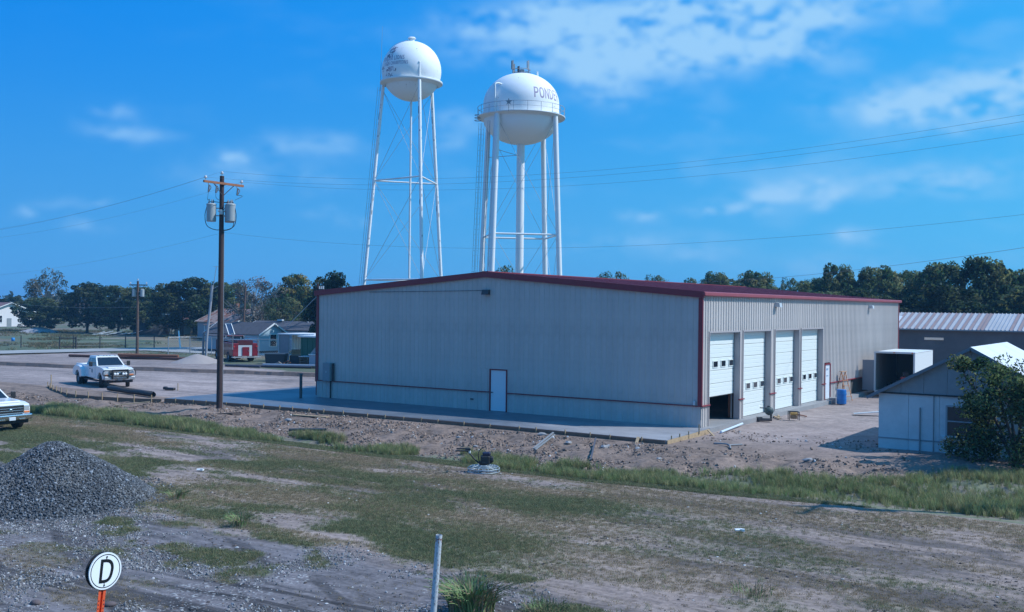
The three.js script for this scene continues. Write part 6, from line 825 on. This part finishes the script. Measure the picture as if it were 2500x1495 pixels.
function weed(label, x, z, n, hMax, spread, lean, w, cols, sd) { // arching leaf blades from one root
  seed(sd); const y = groundY(x, z), t = thing('weed_clump', label, 'weeds', [x, y, z]); const groups = cols.map(() => []);
  for (let i = 0; i < n; i++) { const a = rr(0, 6.28), r = spread * Math.sqrt(rnd()), bxx = r * Math.cos(a), bz = r * Math.sin(a), h = hMax * rr(0.45, 1), d = a + rr(-0.8, 0.8), out = lean * h * rr(0.25, 1), q = [], c = d + Math.PI / 2, ww = w * rr(0.6, 1.2); let prev = null; for (let k = 0; k <= 5; k++) { const f = k / 5, px = bxx + Math.cos(d) * out * f * f, pz = bz + Math.sin(d) * out * f * f, py = h * (f * 1.25 - 0.35 * f * f * (0.8 + lean)), hw = ww * (f < 0.3 ? 0.6 + f : 1 - (f - 0.3) * 1.36); const L = [px - Math.cos(c) * hw, py, pz - Math.sin(c) * hw], R = [px + Math.cos(c) * hw, py + 0.01, pz + Math.sin(c) * hw]; if (prev) q.push([prev[0], prev[1], R, L]); prev = [L, R]; } groups[Math.floor(rnd() * cols.length)].push(quads(q)); }
  groups.forEach((g, i) => { if (g.length) part(['leaf', 'leaf', 'dry_leaf'][i], g, mat(cols[i], 0.7, { side: THREE.DoubleSide }), t); }); return t;
}
const GC = [[0.09, 0.16, 0.05], [0.17, 0.25, 0.085], [0.22, 0.16, 0.09]];
weed('large leafy green weed clump beside the white pipe post', 7.25, 27.7, 380, 1.0, 0.45, 0.75, 0.021, GC, 91);
weed('reddish dry weeds just behind the white pipe post', 6.6, 26.9, 200, 0.6, 0.5, 0.5, 0.008, [[0.20, 0.13, 0.085], [0.13, 0.15, 0.07], [0.24, 0.16, 0.11]], 92);
weed('low grass tuft right of the leafy weed clump', 8.3, 26.6, 110, 0.28, 0.5, 0.6, 0.008, GC, 93);
weed('small green weed on bare dirt left of centre foreground', -2.5, 25.0, 130, 0.5, 0.32, 0.7, 0.009, GC, 94);
weed('small spiky weed at the right foot of the gravel pile', -7.0, 23.6, 90, 0.42, 0.25, 0.8, 0.008, GC, 95);
weed('pale weed stalks on dark soil in right foreground', 11.4, 23.4, 90, 0.34, 0.45, 0.5, 0.007, GC, 96);

// ------------------------------------------------------------------ trees
function crownMesh(clumps, leaves, size, col, vary, sd) { // leaf faces gathered in clumps
  seed(sd); const pos = [], nor = [], cl = []; const per = Math.ceil(leaves / clumps.length);
  for (const [cx, cy, cz, r] of clumps) { const tone = rr(1 - vary, 1 + vary), tr = tone * rr(0.94, 1.06); for (let i = 0; i < per; i++) {
    let x, y, z; do { x = rr(-1, 1); y = rr(-1, 1); z = rr(-1, 1); } while (x * x + y * y + z * z > 1); const k = 0.55 + 0.45 * rnd(); const L = Math.hypot(x, y, z) || 1; const f = r * Math.pow(L, 0.5) / L * (0.75 + 0.4 * k);
    const px = cx + x * f, py = cy + y * f * 0.8, pz = cz + z * f, s = size * rr(0.6, 1.3);
    const a = V(rr(-1, 1), rr(-1, 1), rr(-1, 1)).normalize(), b = V(rr(-1, 1), rr(-1, 1), rr(-1, 1)).cross(a).normalize(), A = a.multiplyScalar(s), B = b.multiplyScalar(s * 0.55), n = A.clone().cross(B).normalize(); if (n.y < 0) n.negate(); const nn = n.multiplyScalar(0.55).add(V(x, y + 0.25, z).normalize()).normalize();
    const P = [[px - A.x, py - A.y, pz - A.z], [px + B.x, py + B.y, pz + B.z], [px + A.x, py + A.y, pz + A.z], [px - B.x, py - B.y, pz - B.z]]; const v = tone * rr(0.7, 1.3);
    for (const q of [0, 1, 2, 0, 2, 3]) { pos.push(...P[q]); nor.push(nn.x, nn.y, nn.z); cl.push(col[0] * v * tr, col[1] * v, col[2] * v); } } }
  const g = new THREE.BufferGeometry(); g.setAttribute('position', new THREE.Float32BufferAttribute(pos, 3)); g.setAttribute('normal', new THREE.Float32BufferAttribute(nor, 3)); g.setAttribute('color', new THREE.Float32BufferAttribute(cl, 3));
  const m = new THREE.Mesh(g, leafM); m.name = 'crown'; m.castShadow = m.receiveShadow = true; return m;
}
const leafM = new THREE.MeshPhysicalMaterial({ vertexColors: true, roughness: 1, specularIntensity: 0.15, transmission: 0.5, thickness: 0, side: THREE.DoubleSide });
const bark = mat([0.12, 0.10, 0.09], 0.95, { map: 'pole', uv: 1.5 }), barkPale = mat([0.42, 0.40, 0.37], 0.9, { map: 'pole', uv: 1.5 });
function treeProto(o) { // about ten metres tall, eight wide, rooted at the origin
  seed(o.seed); const t = new THREE.Group(); const clumps = []; const wood = [];
  const th = o.trunk, top = 10; wood.push(tube([[0, -0.3, 0], [rr(-0.1, 0.1), th * 0.5, rr(-0.1, 0.1)], [rr(-0.2, 0.2), th, rr(-0.2, 0.2)], [rr(-0.3, 0.3), mix(th, top, 0.55), rr(-0.3, 0.3)]], o.r || 0.22, 10, 8));
  for (let i = 0; i < o.limbs; i++) { const a = i / o.limbs * 6.28 + rr(-0.4, 0.4), y0 = rr(th * 0.75, mix(th, top, 0.4)), R = rr(2, 3.6), y1 = y0 + rr(1.0, 3.4); const mid = [Math.cos(a) * R * 0.45, mix(y0, y1, 0.4), Math.sin(a) * R * 0.45], end = [Math.cos(a) * R, y1, Math.sin(a) * R]; wood.push(tube([[0, y0, 0], mid, end], (o.r || 0.22) * 0.42, 8, 5)); for (let k = 0; k < (o.twigs || 0); k++) { const e2 = [end[0] + rr(-1.2, 1.2), end[1] + rr(-0.2, 1.8), end[2] + rr(-1.2, 1.2)]; wood.push(rod(mix3(mid, end, rr(0.2, 0.9)), e2, 0.045, 0.012, 4)); } clumps.push([end[0], end[1], end[2], rr(0.8, 1.3) * (o.cr || 1)]); }
  for (let i = 0; i < o.clumps; i++) { const a = rr(0, 6.28), v = rnd(), y = mix(o.low, 9.6, v), prof = Math.sqrt(Math.max(0.02, 1 - Math.pow((v - (o.belly || 0.42)) / (v > (o.belly || 0.42) ? 1 - (o.belly || 0.42) + 0.04 : (o.belly || 0.42) + 0.12), 2))), R = 3.7 * prof * Math.sqrt(rr(0.25, 1)) * rr(0.78, 1.14); clumps.push([Math.cos(a) * R, y, Math.sin(a) * R, rr(0.4, 1.05) * (o.cr || 1)]); }
  part('trunk', wood, o.bark || bark, t); t.add(crownMesh(clumps, o.leaves, o.size, o.col, o.vary ?? 0.3, o.seed + 100)); return t;
}
const mix3 = (a, b, t) => [mix(a[0], b[0], t), mix(a[1], b[1], t), mix(a[2], b[2], t)];
const K = {
  oak: treeProto({ seed: 201, trunk: 2.0, limbs: 8, clumps: 110, low: 1.6, leaves: 16000, size: 0.19, col: [0.05, 0.08, 0.03], vary: 0.38 }),
  oakB: treeProto({ seed: 231, trunk: 2.0, limbs: 7, clumps: 100, low: 1.2, leaves: 15000, size: 0.19, col: [0.095, 0.145, 0.055], vary: 0.42, belly: 0.5 }),
  pale: treeProto({ seed: 211, trunk: 3.2, limbs: 9, twigs: 4, clumps: 34, low: 4.0, leaves: 4200, size: 0.15, col: [0.15, 0.165, 0.12], bark: barkPale, r: 0.2, belly: 0.55, cr: 1.2 }),
  bare: treeProto({ seed: 212, trunk: 2.8, limbs: 11, twigs: 9, clumps: 34, low: 3.0, leaves: 4200, size: 0.14, col: [0.16, 0.155, 0.135], bark: barkPale, r: 0.22, cr: 1.15 }),
  gold: treeProto({ seed: 213, trunk: 2.2, limbs: 7, clumps: 90, low: 2.0, leaves: 12000, size: 0.18, col: [0.17, 0.20, 0.06], vary: 0.45 }),
  elm: treeProto({ seed: 214, trunk: 2.4, limbs: 9, twigs: 3, clumps: 95, low: 2.4, leaves: 15000, size: 0.17, col: [0.13, 0.185, 0.075], vary: 0.4, belly: 0.55 }),
  airy: treeProto({ seed: 215, trunk: 3.2, limbs: 9, twigs: 6, clumps: 44, low: 3.4, leaves: 6500, size: 0.16, col: [0.14, 0.19, 0.085], vary: 0.4, belly: 0.6, cr: 1.1 }),
};
const usedK = {};
function plant(kind, x, z, h, w, turn, label, name = 'tree', cat = 'tree') { let o = K[kind]; if (usedK[kind]) o = o.clone(); usedK[kind] = 1; o.name = numbered(name); o.position.set(x, -0.25, z); o.rotation.y = turn; o.scale.set(w / 8, h / 10, w / 8); o.userData = {}; tag(o, label, cat); scene.add(o); return o; }
plant('oak', -207, -86.6, 6.6, 9, 0.3, 'dark tree behind the white house at the far left edge');
plant('oakB', -157.5, -63.8, 6.2, 9.5, 1.1, 'broad low dark tree half covering the white house');
plant('pale', -163, -68.2, 11.6, 8.2, 0.2, 'tall sparse pale tree rising alone above the left treeline');
plant('bare', -160, -75, 5.4, 8, 2.0, 'small greyish tree under the tall sparse pale tree');
plant('oak', -147.5, -66.8, 9.1, 9.5, 2.2, 'dark tree right of the gap, left of the far utility pole');
plant('oakB', -140, -68, 8.4, 8.4, 3.0, 'rounded dark tree directly left of the far utility pole');
plant('oakB', -134.8, -69, 8.2, 7.6, 4.1, 'dark tree directly behind the far utility pole transformers');
plant('oak', -123.5, -68.5, 9.9, 11.5, 0.9, 'largest dark tree, between far utility pole and steel pole');
plant('oakB', -121.5, -73.5, 9.1, 8.5, 5.2, 'dark tree behind the leaning steel pole');
plant('elm', -130, -84.5, 9.2, 8, 1.2, 'green tree just right of the tall pole, behind the rusty roof');
plant('bare', -100.5, -63.5, 9.6, 8.6, 0.4, 'grey nearly leafless tree over the blue house');
plant('gold', -98.5, -70, 10.3, 7.2, 0.6, 'yellowish green tree left of the building corner');
plant('oak', -65.5, -43.5, 9.5, 5.6, 1.4, 'dark green tree rising over the building left eave');
plant('airy', -92, -61.5, 6.6, 6.6, 1.0, 'thin greyish bush over the low blue grey house');
plant('elm', -84, -62, 7.8, 7, 2.6, 'green tree right of the bare tree, behind building corner');
plant('elm', -112, -84, 8.4, 8, 3.9, 'hazy green tree between the bare tree and golden tree');
plant('oak', -95, -77, 8.4, 9, 3.1, 'dark tree filling the gap behind the bare grey tree');
plant('airy', -57, -67.2, 10.9, 4.2, 0.0, 'tree top peeking over the ridge between the tower legs');
plant('airy', -71.9, -123.5, 12.2, 7.5, 1.5, 'thin tree top showing over the roof right of the wide tower');
plant('airy', -68.5, -135, 11.9, 7, 2.5, 'smaller thin tree top over the roof, second right of tower');
plant('airy', -50, -112, 10.5, 8, 3.3, 'sparse tree top low over the middle of the roof');
plant('elm', -40.1, -96.7, 10.8, 6.0, 0.5, 'dark tree top over the roof, leftmost of right hand trees');
plant('elm', -33.5, -95.1, 10.8, 7.2, 1.9, 'rounded green tree over the roof before the line of trees');
plant('airy', -30.8, -102, 10.2, 4.6, 2.4, 'narrow tree over the roof right of the rounded green tree');
plant('airy', -29.2, -108, 10.3, 5.4, 0.9, 'thin tree with pale stem over the roof near its right part');
plant('elm', -19.6, -86.6, 11.3, 5.8, 1.3, 'umbrella shaped tree over the right end of the roof');
plant('elm', -15.2, -88.8, 11.0, 7.6, 3.4, 'wide hazy tree just right of the umbrella shaped tree');
plant('airy', -12.4, -90.6, 10.6, 6.6, 4.4, 'ragged tree over the far end of building side wall');
plant('oakB', -6.6, -85.3, 11.3, 8.4, 0.2, 'big dark tree over left part of the rusty long roof');
plant('oakB', -1.9, -82.9, 11.7, 7.6, 2.7, 'tallest dark tree over the middle of the rusty long roof');
plant('elm', 1.2, -86.9, 10.4, 6.4, 5.0, 'tree right of the tallest one over the rusty long roof');
plant('airy', 4.8, -88, 10.8, 7, 1.7, 'loose tree at the right edge over the rusty long roof');
plant('oak', -13, -76, 8.2, 9, 2.2, 'low dark tree behind the far end of building');
plant('oak', -3.8, -74, 8.6, 9.5, 4.0, 'low dark tree just over the ridge of long roof');
plant('oakB', 4, -78, 8.4, 9, 0.8, 'low dark tree at right behind the long roof');
plant('elm', -24, -92, 9.4, 9, 2.9, 'low green tree behind the umbrella shaped tree');
plant('elm', -36, -104, 9.2, 10, 0.3, 'low wide tree filling the gap behind the rounded green tree');
plant('oakB', -9.5, -90, 9.8, 9, 3.6, 'broad tree between the ragged tree and the big dark tree');
plant('elm', -0.5, -93, 10.2, 9, 5.8, 'pale green tree showing behind the tallest dark tree');
plant('elm', 7.5, -83, 10.4, 9, 4.6, 'green tree cut by the right edge over the long roof');
plant('elm', -19, -78, 7.8, 8, 1.0, 'low green tree hugging the building far corner');
plant('elm', -28, -118, 10.2, 15, 2.2, 'wide pale green tree far behind the thin tree with pale stem');
plant('elm', -46, -118, 10.4, 14, 4.2, 'wide pale green tree far behind, left of the rounded green tree');
plant('elm', -17, -108, 11.2, 13, 0.6, 'wide pale tree closing the gap right of the umbrella shaped tree');
{ // bush before the shed
  seed(301); const t = thing('bush_tree', 'big dark leafy bush in front of the shed window at right edge', 'bush', [13.5, groundY(13.5, 2.3) - 0.05, 2.3]); const wood = [], cl = [];
  for (let i = 0; i < 9; i++) { const a = i * 0.7 + rr(-0.3, 0.3), R = rr(0.9, 2.3), y = rr(1.6, 3.6), e = [Math.cos(a) * R, y, Math.sin(a) * R * 0.8], m = [e[0] * 0.4, y * 0.5, e[2] * 0.4]; wood.push(tube([[rr(-0.1, 0.1), -0.1, rr(-0.1, 0.1)], m, e], 0.05, 10, 6)); for (let k = 0; k < 5; k++) { const tip = [e[0] + rr(-0.7, 0.7), e[1] + rr(-0.3, 0.9), e[2] + rr(-0.6, 0.6)]; wood.push(rod(mix3(m, e, rr(0.4, 1)), tip, 0.016, 0.005, 4)); cl.push([...tip, rr(0.22, 0.42)]); } }
  for (let i = 0; i < 46; i++) { const a = rr(0, 6.28), v = rnd(), R = 2.15 * Math.sqrt(1 - Math.pow(v * 1.7 - 0.75, 2) * 0.75) * Math.sqrt(rr(0.2, 1)); cl.push([Math.cos(a) * R, 0.4 + v * 3.3, Math.sin(a) * R * 0.75, rr(0.35, 0.62)]); }
  for (let i = 0; i < 30; i++) { const a = rr(0, 6.28), R = 2.2 * Math.sqrt(rr(0.15, 1)); cl.push([Math.cos(a) * R, rr(0.15, 1.4), Math.sin(a) * R * 0.7, rr(0.35, 0.6)]); }
  part('trunk', wood, bark, t); t.add(crownMesh(cl, 24000, 0.062, [0.13, 0.195, 0.075], 0.35, 302));
}
{ // wooded horizon, far off
  seed(401); const cl = []; for (let i = 0; i < 420; i++) { const a = YAW + Math.PI / 2 + rr(-0.62, 0.62), d = rr(380, 560), h = rr(2, 8.5) * (0.6 + 0.6 * vn(a * 40, 3)); cl.push([CAM[0] + Math.cos(a) * d, h * 0.55, CAM[2] - Math.sin(a) * d, rr(3.5, 6.5)]); }
  const m = crownMesh(cl, 26000, 1.3, [0.05, 0.065, 0.035], 0.3, 402); m.name = 'far_wood'; tag(stuff(m), 'low dark belt of trees along the horizon', 'trees'); scene.add(m);
}
renderer.render(scene, camera);
